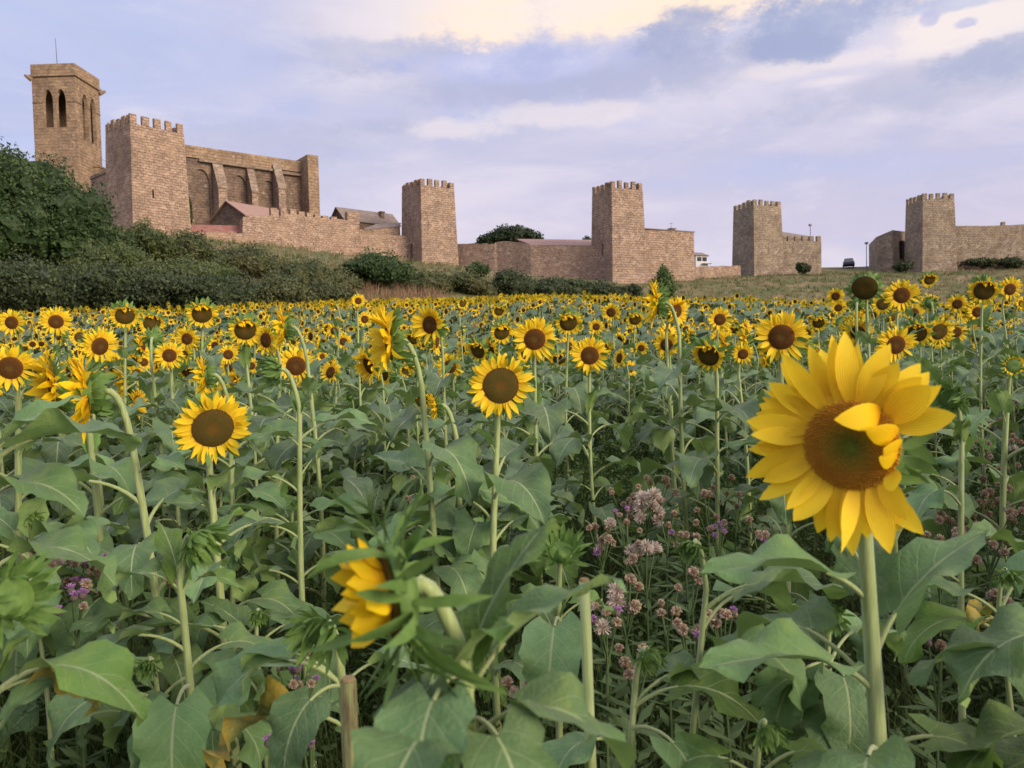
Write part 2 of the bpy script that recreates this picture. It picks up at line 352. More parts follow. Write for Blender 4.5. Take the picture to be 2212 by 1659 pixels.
def tower(px, pym, d, top_py, label, mat, nR, nL, slits=(), group='crenellated wall towers', bat=.35, mer=None):
    Cc, dR, dL, w = solve_square(px[0], px[1], px[2], pym, d)
    ztop = P(px[1], top_py, d).z; zb = min(gzf(Cc.x, Cc.y), gzf((Cc + dR * w).x, (Cc + dR * w).y)) - 2.5
    mh = mer or .95; zp = ztop - mh; th = .62
    t = thing('wall_tower', (Cc.x, Cc.y, gzf(Cc.x, Cc.y)), label, 'tower', group)
    off = wloc(t)
    def q(a, b, z): return Cc + dR * a + dL * b + ZUP * z
    mb = MB(); s = bat
    mb.hexa([q(-s, -s, zb), q(w + s, -s, zb), q(w + s, w + s, zb), q(-s, w + s, zb)], [q(0, 0, zp), q(w, 0, zp), q(w, w, zp), q(0, w, zp)])
    body = part('tower_body', mb, [mat], t, boxuv=True)
    cu = [box_mb(q(th, th, 0), dR, dL, w - 2 * th, w - 2 * th, zp - 1.6, zp + 1)]
    for (face, fr, z, hw, hh) in slits:
        zz = zp - z
        if face == 'R': cu.append(box_mb(q(fr * w - hw, -.7, 0), dR, dL, 2 * hw, 1.5, zz - hh, zz + hh))
        else: cu.append(box_mb(q(-.7, fr * w - hw, 0), dR, dL, 1.5, 2 * hw, zz - hh, zz + hh))
    cut(body, cu, off)
    def row(n, fn):
        pitch = w / (n - .42) if n > 1 else w; mw = pitch * .58
        for k in range(n):
            a0 = k * pitch; mw = pitch * .58 * random.uniform(.86, 1.1); h = ztop + random.uniform(-.2, .06)
            mb = fn(a0, min(a0 + mw, w), h); part('merlon', mb, [mat], t, boxuv=True)
    def fR(b0):
        def g(a0, a1, h):
            mb = MB(); mb.obox(q(a0, b0 + (.22 if b0 else 0), 0), dR, dL, a1 - a0, .36, zp + .003, h); return mb
        return g
    def fL(a0_):
        def g(b0, b1, h):
            b0 = max(b0, th + .003); b1 = min(b1, w - th - .003); mb = MB(); mb.obox(q(a0_ + (.22 if a0_ else 0), b0, 0), dR, dL, .36, max(b1 - b0, .2), zp + .003, h); return mb
        return g
    row(nR, fR(0)); row(nR, fR(w - th)); row(nL, fL(0)); row(nL, fL(w - th))
    return Cc, dR, dL, w
tower((231, 285, 401), 360, 80, 242, 'nearest and biggest crenellated tower, beside the tall bell tower', S_PINK, 5, 5, (('R', .35, 7.2, .10, .45), ('L', .55, 7.0, .10, .4)), mer=1.15)
tower((870, 911, 983), 480, 100, 384, 'crenellated tower above the round green bush, first one right of the church', S_PINK2, 5, 5, (('L', .5, 8.4, .32, .95),))
tower((1281, 1323, 1390), 495, 92, 389, 'tallest lone crenellated tower, right beside the round topped pine', S_PINK2, 5, 5, (('L', .45, 7.2, .18, .7),))
tower((1585, 1629, 1688), 510, 118, 430, 'buff crenellated tower joined to the low battlemented building', S_GREY, 5, 5, ())
tower((1957, 1994, 2062), 500, 118, 418, 'last crenellated tower, between the windowless annex and the long plain wall', S_GREY, 5, 5, ())

# bell tower
def belfry():
    Cc, dR, dL, w = solve_square(72, 165, 218, 260, 100); ztop = P(165, 138, 100).z; zb = 14.0
    t = thing('bell_tower', (Cc.x, Cc.y, zb), 'tall church bell tower with pairs of pointed openings and a thin mast', 'tower'); off = wloc(t)
    def q(a, b, z=0): return Cc + dR * a + dL * b + ZUP * z
    zc = ztop - 1.35
    body = part('tower_body', box_mb(q(0, 0), dR, dL, w, w, zb, zc - .3), [S_BELL], t, boxuv=True)
    cu = [box_mb(q(.5, .5), dR, dL, w - 1.0, w - 1.0, zc - 9.5, zc - .9)]
    for fr in (.34, .64):
        cu.append(arch_prism(q(-.6, fr * w), dL, dR, .64, zc - 6.9, zc - 3.4, zc - 1.95, 1.8))
    for fr in (.38, .70):
        cu.append(arch_prism(q(fr * w, -.6), dR, dL, .66, zc - 8.1, zc - 3.4, zc - 1.95, 1.8))
    cut(body, cu, off)
    mb = MB(); e = .22; mb.obox(q(-e, -e), dR, dL, w + 2 * e, w + 2 * e, zc - .297, zc); part('cornice', mb, [S_BELL], t, boxuv=True)
    mb = MB(); mb.obox(q(-.06, -.06), dR, dL, w + .12, w + .12, zc + .003, ztop); part('parapet', mb, [S_BELL], t, boxuv=True)
    zs = zc - 3.7; e = .07
    mb = MB(); wi = (.34 * w - .64, .34 * w + .64, .64 * w - .64, .64 * w + .64)
    for a, b in ((-e, wi[0] - .1), (wi[1] + .1, wi[2] - .1), (wi[3] + .1, w)): mb.obox(q(-e, a), dR, dL, e - .003, b - a, zs, zs + .16)
    wi = (.38 * w - .66, .38 * w + .66, .70 * w - .66, .70 * w + .66)
    for a, b in ((0, wi[0] - .1), (wi[1] + .1, wi[2] - .1), (wi[3] + .1, w)): mb.obox(q(a, -e), dR, dL, b - a, e - .003, zs, zs + .16)
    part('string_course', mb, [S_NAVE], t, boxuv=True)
    for (a, b, da, db) in ((-.2, w + .2, -.75, .75), (w + .2, -.2, .75, -.75)):      # rain spouts at the corners
        mb = MB(); mb.tube([q(a - da * .3, b - db * .3, zc - .62), q(a + da * .25, b + db * .25, zc - .3), q(a + da * .5, b + db * .5, zc - .16)], [.36, .24, .14], 6); part('rain_spout', mb, [S_BELL], t)
    mb = MB(); mp = q(.35 * w, w * .6); mp.z = ztop; mb.tube([mp, mp + Vector((-.05, 0, 2)), mp + Vector((-.12, 0, 4.2))], [.05, .04, .025], 5); part('mast', mb, [M_IRON], t)
    zq = P(205, 338, 99).z; mb = MB(); mb.obox(q(w * .58, -1.0), dR, dL, w * .5, .997, zq - .18, zq); mb.hexa([q(w * .62, -.05, zq - 2.4), q(w * .98, -.05, zq - 2.4), q(w * .98, -.003, zq - 2.4), q(w * .62, -.003, zq - 2.4)], [q(w * .6, -.9, zq - .183), q(w, -.9, zq - .183), q(w, -.003, zq - .183), q(w * .6, -.003, zq - .183)])
    bal = part('balcony', mb, [S_BELL], t, boxuv=True)
    mb = MB()
    for k in range(6):
        a = q(w * (.6 + .09 * k), -.95, zq); mb.tube([a, a + ZUP * 1.0], [.02, .02], 4)
    mb.tube([q(w * .6, -.95, zq + 1.0), q(w * 1.05, -.95, zq + 1.0)], [.025, .025], 4); part('railing', mb, [M_IRON], bal)
    # short wall and passage between belfry and the big tower
    A = P(196, 388, 97); B = P(240, 385, 93); e = flat(B - A); L = e.length; e.normalize(); nb = Vector((-e.y, e.x, 0))
    c = thing('curtain_wall', flat(A) + ZUP * 14, 'short plain wall linking the bell tower to the nearest crenellated tower', 'wall')
    mb = MB(); mb.obox(flat(A), e, nb, L, 1.0, 10, A.z); part('wall_face', mb, [S_PINK2], c, boxuv=True)
    mb = MB(); mb.obox(flat(A) - nb * .12, e, nb, L, 1.24, A.z + .003, A.z + .35); part('coping', mb, [S_CAP], c, boxuv=True)
belfry()

# church
def church():
    N0 = flat(P(385, 420, 96.5)); N1 = flat(P(664, 420, 107)); e = (N1 - N0); L = e.length; e.normalize(); n = Vector((e.y, -e.x, 0))
    if n.dot(flat(CAM) - N0) < 0: n = -n
    zt = (P(402, 318, 97).z + P(650, 346, 106.5).z) / 2; zb = 13
    t = thing('church', N0 + ZUP * zb, 'long roofless looking stone church with sloping buttresses and blind pointed windows', 'church'); off = wloc(t)
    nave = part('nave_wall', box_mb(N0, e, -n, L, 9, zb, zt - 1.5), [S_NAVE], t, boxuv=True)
    def tof(px, o):
        lo, hi = -20, 60
        for _ in range(40):
            mid = (lo + hi) / 2
            if proj(N0 + e * mid + n * o + ZUP * 25)[0] < px: lo = mid
            else: hi = mid
        return lo
    cu = []
    for (pa, zl) in ((435, .2), (517, 0), (580, -.2), (628, 0)):
        tt = tof(pa, 0); zs = zt - 6.0
        if pa < 620: cu.append(arch_prism(N0 + e * tt + n * .5, e, -n, 1.05, zs - 5.5, zs + 1.2 + zl, zs + 3.0 + zl, .78))
    cut(nave, cu, off)
    mb = MB(); mb.obox(N0 + n * .22, e, -n, L + 1.2, 9.4, zt - 1.497, zt); part('parapet', mb, [S_BELL], t, boxuv=True)
    mb = MB(); t0, t1 = tof(432, .5), tof(592, .5); mb.obox(N0 + e * t0 + n * .55, e, -n, t1 - t0, .32, zt - 1.95, zt - 1.62); part('cornice', mb, [S_CAP], t, boxuv=True)
    mb = MB(); t0, t1 = tof(612, .5), tof(652, .5); mb.obox(N0 + e * t0 + n * .45, e, -n, t1 - t0, .447, zt - 2.1, zt - 1.75); part('cornice', mb, [S_CAP], t, boxuv=True)
    for (p0, p1, dp, ht) in ((471, 490, 2.3, 1.75), (544, 557, 1.9, 1.85), (602, 617, 2.1, .9)):
        a0, a1 = tof(p0, dp), tof(p1, dp); z1 = zt - ht; z2 = z1 - 3.6
        pr = [(.003, zb), (dp, zb), (dp, z2), (.25, z1), (.003, z1)]
        mb = MB(); A = [N0 + e * a0 + n * x + ZUP * z for x, z in pr]; B = [q + e * (a1 - a0) for q in A]; k = len(pr)
        mb.add(A + B, [tuple(range(k)), tuple(range(2 * k - 1, k - 1, -1))] + [(i, i + k, (i + 1) % k + k, (i + 1) % k) for i in range(k)])
        bt = part('buttress', mb, [S_PINK2], t, boxuv=True)
        pr = [(dp + .12, z2 - .1), (dp + .12, z2 + .12), (.25, z1 + .2), (.25, z1 + .004), (dp, z2 + .004)]
        mb = MB(); A = [N0 + e * (a0 - .08) + n * x + ZUP * z for x, z in pr]; B = [q + e * (a1 - a0 + .16) for q in A]
        mb.add(A + B, [tuple(range(k)), tuple(range(2 * k - 1, k - 1, -1))] + [(i, i + k, (i + 1) % k + k, (i + 1) % k) for i in range(k)])
        part('sloping_cap', mb, [S_CAP], bt, boxuv=True)
    a0, a1 = tof(667, 2.6), tof(690, 2.6)
    mb = MB(); mb.obox(N0 + e * a0 + n * 2.6, e, -n, a1 - a0, 5, zb, zt + .45); part('corner_pier', mb, [S_BELL], t, boxuv=True)
church()

def wall_run(name, label, pts, zb, mat, thick=1.1, rough=.0, group=None, cat='wall', step=.7, loc=None, cop=None):
    w3 = [P(*p) for p in pts]
    t = thing(name, flat(w3[0]) + ZUP * gzf(w3[0].x, w3[0].y), label, cat, group); off = wloc(t)
    line = []
    for a, b in zip(w3[:-1], w3[1:]):
        k = max(1, int((flat(b) - flat(a)).length / step))
        for i in range(k): line.append(a.lerp(b, i / k))
    line.append(w3[-1])
    e = flat(w3[-1] - w3[0]).normalized(); nb = Vector((-e.y, e.x, 0))
    if nb.y < 0: nb = -nb
    mb = MB(); vs = []
    for i, p in enumerate(line):
        z = p.z + (random.uniform(-rough, rough) if 0 < i < len(line) - 1 else 0)
        b = flat(p); vs += [b + ZUP * zb, b + ZUP * z, b + nb * thick + ZUP * (z + random.uniform(-rough, rough)), b + nb * thick + ZUP * zb]
    fs = []
    for i in range(len(line) - 1):
        o = 4 * i; fs += [(o, o + 4, o + 5, o + 1), (o + 1, o + 5, o + 6, o + 2), (o + 2, o + 6, o + 7, o + 3)]
    fs += [(1, 2, 3, 0), (len(vs) - 4, len(vs) - 1, len(vs) - 2, len(vs) - 3)]
    mb.add(vs, fs); part('wall_face', mb, [mat], t, boxuv=True)
    return t, e, nb
# curtain wall with ruined battlements between the two left towers
cw, e_, nb_ = wall_run('curtain_wall', 'long ruined rubble wall with worn battlements below the church', [(402, 503, 86), (524, 502, 90), (525, 470, 90), (560, 468, 91.2), (585, 466, 92), (640, 464, 94), (690, 471, 96), (750, 477, 98), (776, 476, 99), (777, 497, 99), (800, 500, 100), (820, 507, 100.6), (866, 508, 102), (895, 517, 103)], 6, S_RUB, 1.3, .16)
for px, py in ((592, 449), (613, 449), (634, 452), (652, 457), (670, 460), (687, 463), (704, 466), (722, 468)):
    d = float(np.interp(px, [585, 640, 690, 750], [92, 94, 96, 98])) + .03; p = P(px, py + (13 if px > 660 else 8), d); mb = MB()
    ww = .75; mb.obox(flat(p) - e_ * ww * .5 + nb_ * .02, e_, nb_, ww, .7, p.z - .9, P(px, py, d).z); part('merlon', mb, [S_RUB], cw, boxuv=True)
mb = MB(); p = P(765, 458, 98.6); mb.obox(flat(p) - e_ * .9 + nb_ * .1, e_, nb_, 1.7, .9, p.z - 1.4, p.z); part('turret_stub', mb, [S_RUB], cw, boxuv=True)
wall_run('curtain_wall', 'rough wall with an uneven top below the pine, between two crenellated towers', [(980, 527, 104), (1068, 526, 101), (1072, 522, 101), (1112, 522, 99.5), (1146, 530, 98), (1290, 531, 95)], 6, S_RUB, 1.2, .07)
lw, _, _ = wall_run('curtain_wall', 'low pinkish wall running behind the small conifer', [(1388, 569, 97), (1452, 575, 101), (1480, 576, 103), (1600, 574, 117)], 8, S_PINK2, .9, .05)
pw, e_, nb_ = wall_run('curtain_wall', 'long plain buff wall with a dark stained top edge', [(2058, 488, 121), (2130, 488, 121), (2230, 484, 121), (2420, 476, 121)], 8, S_GREY, 1.2, .03)
mb = MB(); p = P(2165, 486, 121.3); mb.obox(flat(p), e_, nb_, .5, .5, p.z - .3, p.z + .5); part('stone_stub', mb, [S_GREY], pw, boxuv=True)

def gable_house(label, fpx, bpx, d0, d1, zpy_e, zpy_r, endpx, mat, roofm, chim=(), over=.25, zb=8):
    Fc = P(fpx, zpy_e, d0); Bk = flat(P(bpx, zpy_e, d1)); F_ = flat(Fc); wv = Bk - F_; wl = wv.length; wv.normalize()
    e = Vector((wv.y, -wv.x, 0)); 
    if e.dot(Vector((1, .5, 0))) < 0: e = -e
    lo, hi = .5, 60
    for _ in range(30):
        mid = (lo + hi) / 2
        if proj(F_ + e * mid + ZUP * Fc.z)[0] < endpx: lo = mid
        else: hi = mid
    L = lo; ze = Fc.z; zr = P((fpx + bpx) / 2, zpy_r, (d0 + d1) / 2).z
    t = thing('stone_house', F_ + ZUP * zb, label, 'house')
    mb = MB(); q = lambda a, b, z: F_ + e * a + wv * b + ZUP * z; h = wl / 2
    A = [q(0, 0, zb), q(0, wl, zb), q(0, wl, ze), q(0, h, zr), q(0, 0, ze)]; B = [v + e * L for v in A]
    mb.add(A + B, [(0, 1, 2, 3, 4), (9, 8, 7, 6, 5), (0, 4, 9, 5), (1, 6, 7, 2)])
    part('wall', mb, [mat], t, boxuv=True)
    rm = MB(); s = (zr - ze) / h; o = over
    for sg in (0, 1):
        b0 = -o if sg == 0 else wl + o; z0 = ze - s * o + .05
        a = [q(-o, b0, z0), q(L + o, b0, z0), q(L + o, h, zr + .05), q(-o, h, zr + .05)]
        if sg: a = a[::-1]
        rm.hexa(a, [v + ZUP * .14 for v in a])
    rf = part('roof', rm, [roofm], t, boxuv=True)
    for (a, b, hh) in chim:
        c = MB(); c.obox(q(a * L, b * wl, 0), e, wv, .6, .6, zr - 1.2, zr + hh); c.obox(q(a * L - .08, b * wl - .08, 0), e, wv, .76, .76, zr + hh + .003, zr + hh + .12); part('chimney', c, [mat], rf, boxuv=True)
    return t, q, L, wl, ze, e, wv
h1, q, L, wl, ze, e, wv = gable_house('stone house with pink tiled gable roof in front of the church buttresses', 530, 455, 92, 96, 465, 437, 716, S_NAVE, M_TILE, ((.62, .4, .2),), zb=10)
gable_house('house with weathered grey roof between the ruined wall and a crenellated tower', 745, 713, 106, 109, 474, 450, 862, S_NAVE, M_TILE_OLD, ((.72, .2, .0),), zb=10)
def shed(name, label, corners, roofm, wallm, zb, cat='house'):          # lean-to: two eave points, two top points
    a, b, c, d_ = [P(*x) for x in corners]
    t = thing(name, flat(a) + ZUP * zb, label, cat)
    mb = MB(); q = [a, b, c, d_]; dn = ZUP * -.15
    mb.hexa([v + dn for v in q], q); part('roof', mb, [roofm], t, boxuv=True)
    mb = MB(); ins = [v + ((a + b + c + d_) / 4 - v) * .06 for v in q]
    mb.hexa([Vector((v.x, v.y, zb)) for v in ins], [v + dn * 1.1 for v in ins]); part('wall', mb, [wallm], t, boxuv=True)
    return t
shed('lean_to', 'low outhouse with a red tiled roof at the foot of the nearest tower', [(402, 500, 87), (524, 501, 91.5), (514, 487, 93), (406, 485, 89)], M_TILE_RED, S_RUB, 12)
shed('lean_to', 'small brown roofed lean-to touching the first tower right of the church', [(786, 494, 102), (862, 488, 104), (866, 481, 106), (812, 484, 105)], M_TILE_OLD, S_RUB, 12)
shed('stone_house', 'flat pink tiled house peeping over the wall beside the pine', [(1148, 529, 101), (1292, 530, 97.5), (1288, 518, 103), (1116, 516, 107)], M_TILE, S_RUB, 10)
# block house right of the tallest tower
def block(label, px0, px1, topL, topR, d0, d1, depth, mat, zb=8, cat='house', name='stone_house'):
    a, b = P(px0, topL, d0), P(px1, topR, d1); e = flat(b - a); Ln = e.length; e.normalize(); nb = Vector((-e.y, e.x, 0))
    if nb.y < 0: nb = -nb
    t = thing(name, flat(a) + ZUP * gzf(a.x, a.y), label, cat); mb = MB()
    bt = [flat(a), flat(b), flat(b) + nb * depth, flat(a) + nb * depth]
    mb.hexa([v + ZUP * zb for v in bt], [bt[0] + ZUP * a.z, bt[1] + ZUP * b.z, bt[2] + ZUP * b.z, bt[3] + ZUP * a.z])
    part('wall', mb, [mat], t, boxuv=True); return t, a, b, e, nb, Ln
t, a, b, e, nb, Ln = block('windowless stone house with a small chimney, right of the tallest tower', 1385, 1499, 496, 502, 97, 101, 7, S_PINK)
mb = MB(); mb.obox(flat(a) - e * .1 - nb * .1, e, nb, Ln + .2, 7.2, max(a.z, b.z) + .003, max(a.z, b.z) + .12); part('roof', mb, [M_TILE_OLD], t, boxuv=True)
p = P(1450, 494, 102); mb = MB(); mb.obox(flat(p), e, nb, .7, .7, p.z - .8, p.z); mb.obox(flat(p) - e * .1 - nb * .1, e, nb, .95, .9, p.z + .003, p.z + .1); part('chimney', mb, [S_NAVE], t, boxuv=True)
mb = MB(); mb.tube([p + ZUP * .1, p + ZUP * .8], [.03, .02], 4); mb.tube([p + ZUP * .7 - e * .35, p + ZUP * .7 + e * .35], [.02, .02], 4); part('aerial', mb, [M_IRON], t)
# battlemented building right of the buff tower
t, a, b, e, nb, Ln = block('low battlemented building attached to the buff tower', 1680, 1774, 521, 521, 121, 122, 5, S_GREY, zb=9)
for k in range(6):
    mw = Ln / 6 * .55; mb = MB(); o = flat(a) + e * (Ln / 6 * k + Ln / 6 * .42); z = a.z + (b.z - a.z) * k / 6 - .03; mb.obox(o, e, nb, mw, .5, z, z + .85); part('merlon', mb, [S_GREY], t, boxuv=True)
shed('lean_to', 'dark sloping roof behind the low battlemented building', [(1684, 512, 124), (1750, 516, 125), (1755, 511, 128), (1686, 500, 128)], M_TILE_OLD, S_GREY, 12)
# annex left of the last tower
p0, p1, p2 = P(1893, 512, 125), P(1928, 497, 123), P(1962, 501, 128)
t = thing('stone_house', flat(p0) + ZUP * gzf(p0.x, p0.y), 'windowless stone annex with a slanted top and dark doorway beside the last tower', 'house')
mb = MB(); bk = Vector((3, 9, 0)); f3 = [p0, p1, p2]; fl = [Vector((v.x, v.y, 10)) for v in f3]
mb.add(fl + f3 + [fl[0] + bk, fl[2] + bk, p0 + bk, p2 + bk], [(0, 1, 4, 3), (1, 2, 5, 4), (6, 0, 3, 8), (2, 7, 9, 5), (3, 4, 5, 9, 8), (7, 6, 8, 9)]); part('wall', mb, [S_GREY], t, boxuv=True)
d0, d1 = P(1944, 540, 125.3), P(1955, 540, 126.7); ze0, ze1 = P(1948, 558, 125.8).z, P(1948, 521, 125.8).z; ed = flat(d1 - d0); en = Vector((ed.y, -ed.x, 0)).normalized(); mb = MB()
mb.hexa([flat(d0) + en * .3 + ZUP * ze0, flat(d1) + en * .3 + ZUP * ze0, flat(d1) - en * .5 + ZUP * ze0, flat(d0) - en * .5 + ZUP * ze0], [flat(d0) + en * .3 + ZUP * ze1, flat(d1) + en * .3 + ZUP * ze1, flat(d1) - en * .5 + ZUP * ze1, flat(d0) - en * .5 + ZUP * ze1]); part('doorway_shade', mb, [M_DARK], t)  # near-black box painted in for the shade of the open doorway
# little white house far behind the low wall
t, a, b, e, nb, Ln = block('little white house with dark windows behind the low wall', 1503, 1529, 552, 552, 140, 141, 4, M_WHITE, zb=12)
mb = MB(); mb.hexa([flat(a) - e * .3 - nb * .3 + ZUP * (a.z + .003), flat(b) + e * .3 - nb * .3 + ZUP * (a.z + .003), flat(b) + e * .3 + nb * 4.3 + ZUP * (a.z + .003), flat(a) - e * .3 + nb * 4.3 + ZUP * (a.z + .003)], [flat(a) + e * .3 + nb * 1.5 + ZUP * (a.z + .8), flat(b) - e * .3 + nb * 1.5 + ZUP * (a.z + .8), flat(b) - e * .3 + nb * 2.5 + ZUP * (a.z + .8), flat(a) + e * .3 + nb * 2.5 + ZUP * (a.z + .8)]); part('roof', mb, [M_TILE_OLD], t, boxuv=True)
for fr in (.28, .72):
    mb = MB(); mb.obox(flat(a) + e * Ln * (fr - .18) - nb * .04, e, nb, Ln * .36, .037, a.z - 1.0, a.z - .25); w_ = part('window', mb, [M_GLASS], t)
mb = MB(); mb.obox(flat(a) - nb * .9 + e * Ln * .5, e, nb, Ln * .7, .897, a.z - 1.5, a.z - 1.35); part('balcony', mb, [M_WHITE], t)

# lamp posts
for i, (px, py0, py1, d, lb) in enumerate(((1751, 489, 560, 128, 'thin lamp post rising behind the battlemented building'), (1872, 528, 566, 127, 'thin lamp post on the bank between the parked car and the annex'))):
    tp, bt = P(px, py0, d), P(px, py1, d); z0 = min(gzf(bt.x, bt.y), bt.z); t = thing('lamp_post', Vector((bt.x, bt.y, z0)), lb, 'lamp post', 'lamp posts by the castle')
    mb = MB(); mb.tube([Vector((bt.x, bt.y, z0 - .3)), Vector((bt.x, bt.y, tp.z))], [.07, .05], 6); part('pole', mb, [M_IRON], t)
    mb = MB(); c = Vector((bt.x, bt.y, tp.z)); mb.tube([c + ZUP * .0, c + ZUP * .1, c + ZUP * .32, c + ZUP * .42], [.12, .30, .30, .08], 8); part('lantern', mb, [M_LAMP], t)

# parked car on the crest
def car():
    c = P(1833, 566, 131); g = gzf(c.x, c.y); t = thing('parked_car', Vector((c.x, c.y, g)), 'small dark hatchback parked on the grassy crest', 'car')
    o = wloc(t); S = 1.0
    ca_, sa_ = math.cos(rad(68)), math.sin(rad(68))
    def pt(x, y, z): return o + Vector((x * ca_ - y * sa_, x * sa_ + y * ca_, z))
    def loft(prof_top, z0, w, m):
        mb = MB(); k = len(prof_top); vs = []
        for x, z, ww in prof_top: vs += [pt(x, -ww, z0), pt(x, -ww, z), pt(x, ww, z), pt(x, ww, z0)]
        fs = []
        for i in range(k - 1):
            a = 4 * i; fs += [(a, a + 4, a + 5, a + 1), (a + 1, a + 5, a + 6, a + 2), (a + 2, a + 6, a + 7, a + 3), (a + 3, a + 7, a + 4, a)]
        fs += [(0, 1, 2, 3), (4 * k - 1, 4 * k - 2, 4 * k - 3, 4 * k - 4)]; mb.add(vs, fs); return mb
    body = loft([(-2.05, .55, .7), (-1.95, .75, .82), (-1.2, .88, .86), (0, .92, .88), (1.4, .92, .87), (1.95, .88, .82), (2.05, .5, .74)], .28, 1, M_CAR); part('body', body, [M_CAR], t, smooth=False)
    cab = loft([(-1.15, .9, .80), (-.45, 1.42, .66), (.9, 1.46, .66), (1.75, .93, .78)], .88, 1, M_GLASS); cb = part('cabin_windows', cab, [M_GLASS], t)
    rf = loft([(-.5, 1.44, .66), (-.2, 1.5, .64), (.8, 1.53, .64), (1.05, 1.47, .66)], 1.40, 1, M_CAR); part('roof', rf, [M_CAR], t)
    for x in (-1.3, 1.3):
        for s in (-1, 1):
            mb = MB(); mb.tube([pt(x, s * .68, .31), pt(x, s * .9, .31)], [.31, .31], 14); w_ = part('wheel', mb, [M_TYRE], t)
            mb = MB(); mb.tube([pt(x, s * .9, .31), pt(x, s * .91, .31)], [.19, .19], 10); part('rim', mb, [M_IRON], w_)
car()

# rock ledges under the plain wall
M_ROCK = stone_mat('bedrock', (.22, .165, .125), (.15, .11, .085), (.05, .038, .03), bw=2.4, bh=.5, ms=.08, rough_irr=.6, stain=(.05, .038, .03), seed=9)
mb = MB(); random.seed(5)
for r_ in range(3):
    A = P(2050, 566 + r_ * 9, 120 - r_ * .8); B = P(2420, 560 + r_ * 9, 119.5 - r_ * .8); k = 40; top = []; low = []
    for i in range(k + 1):
        p = A.lerp(B, i / k) + Vector((0, random.uniform(-.4, .3), random.uniform(-.12, .16))); top.append(p); low.append(p + Vector((0, .35, -.55 - random.random() * .3)))
    back = [p + Vector((0, 2.5, .1)) for p in top]; v = top + low + back; n_k = k + 1
    mb.add(v, [(i, i + 1, i + 1 + 2 * n_k, i + 2 * n_k) for i in range(k)] + [(i + n_k, i + 1 + n_k, i + 1, i) for i in range(k)])
ro = part('rock_outcrop', mb, [M_ROCK], None, boxuv=True); tag(ro, kind='structure')

# ------------------------------------------------------------------ fast mesh from arrays, foliage
def fastmesh(name, v, f, mats, mi=None, smooth=False, attrs=None, uv=None):
    v = np.asarray(v, np.float32).reshape(-1, 3); f = np.asarray(f, np.int32); k = f.shape[1]
    me = bpy.data.meshes.new(name); me.vertices.add(len(v)); me.vertices.foreach_set('co', v.ravel())
    me.loops.add(f.size); me.loops.foreach_set('vertex_index', f.ravel())
    me.polygons.add(len(f)); me.polygons.foreach_set('loop_start', np.arange(0, f.size, k, dtype=np.int32)); me.polygons.foreach_set('loop_total', np.full(len(f), k, np.int32))
    for m_ in mats: me.materials.append(m_)
    if mi is not None: me.polygons.foreach_set('material_index', np.asarray(mi, np.int32))
    if smooth: me.polygons.foreach_set('use_smooth', np.ones(len(f), dtype=bool))
    if attrs:
        for nme, val in attrs.items():
            a = me.attributes.new(nme, 'FLOAT', 'FACE'); a.data.foreach_set('value', np.asarray(val, np.float32))
    if uv is not None:
        u = me.uv_layers.new(name='UVMap'); u.data.foreach_set('uv', np.asarray(uv, np.float32)[f.ravel()].ravel())
    me.update(calc_edges=True); me.validate(); return me
def foliage_mat(name, dk, lt, alt, alt_f=.3):
    m = Mat(name); a = m.n('ShaderNodeAttribute'); a.attribute_name = 'tone'
    n_ = m.noise(m.obj(), .55, 3, .6); colr = m.mix(a.outputs['Fac'], c3(*dk), c3(*lt))
    colr = m.mix(m.rng(n_, .45, .68, 0, alt_f), colr, c3(*alt))
    return m.bsdf(colr, .6, .25, transl=.18, tcol=colr)
F_DEEP = foliage_mat('deep_green_leaves', (.024, .048, .016), (.075, .118, .036), (.045, .088, .024))
F_OLIVE = foliage_mat('olive_green_leaves', (.040, .062, .020), (.110, .145, .046), (.16, .145, .055), .38)
F_DARK = foliage_mat('dark_bramble_leaves', (.030, .046, .020), (.078, .105, .042), (.09, .095, .04))
F_FRESH = foliage_mat('fresh_green_leaves', (.045, .085, .022), (.11, .17, .04), (.12, .14, .04))
F_PINE = foliage_mat('pine_needles', (.022, .040, .020), (.065, .085, .038), (.04, .065, .03))
M_BARK = plain('grey_brown_bark', (.11, .08, .06), .9, .1, 0, 3, .5)
def unit(n):
    v = RNG.normal(size=(n, 3)); return v / np.linalg.norm(v, axis=1, keepdims=True)
def leaf_cards(centers, nrm, size, jit=.8):
    n = len(centers); d = nrm + RNG.normal(size=(n, 3)) * jit; d /= np.linalg.norm(d, axis=1, keepdims=True)
    a = np.cross(d, unit(n)); a /= np.linalg.norm(a, axis=1, keepdims=True) + 1e-6; b = np.cross(d, a)
    s = (size * RNG.uniform(.6, 1.35, n))[:, None]
    q = np.stack([centers - a * s, centers + b * s * .55, centers + a * s, centers - b * s * .55], 1)
    return q.reshape(-1, 3), np.arange(4 * n).reshape(n, 4)
_ico = None
def ico():
    global _ico
    if _ico is None:
        bm = bmesh.new(); bmesh.ops.create_icosphere(bm, subdivisions=3, radius=1); bm.verts.ensure_lookup_table()
        _ico = (np.array([v.co[:] for v in bm.verts]), np.array([[v.index for v in f.verts] for f in bm.faces])); bm.free()
    return _ico
def wob(d, ph, amp):
    return 1 + amp * (np.sin(d[:, 0] * 5.1 + ph) * np.sin(d[:, 1] * 4.3 + ph * 1.7) + .6 * np.sin(d[:, 2] * 8.7 + ph * .6 + d[:, 0] * 6) * np.sin(d[:, 1] * 9.1 - ph))
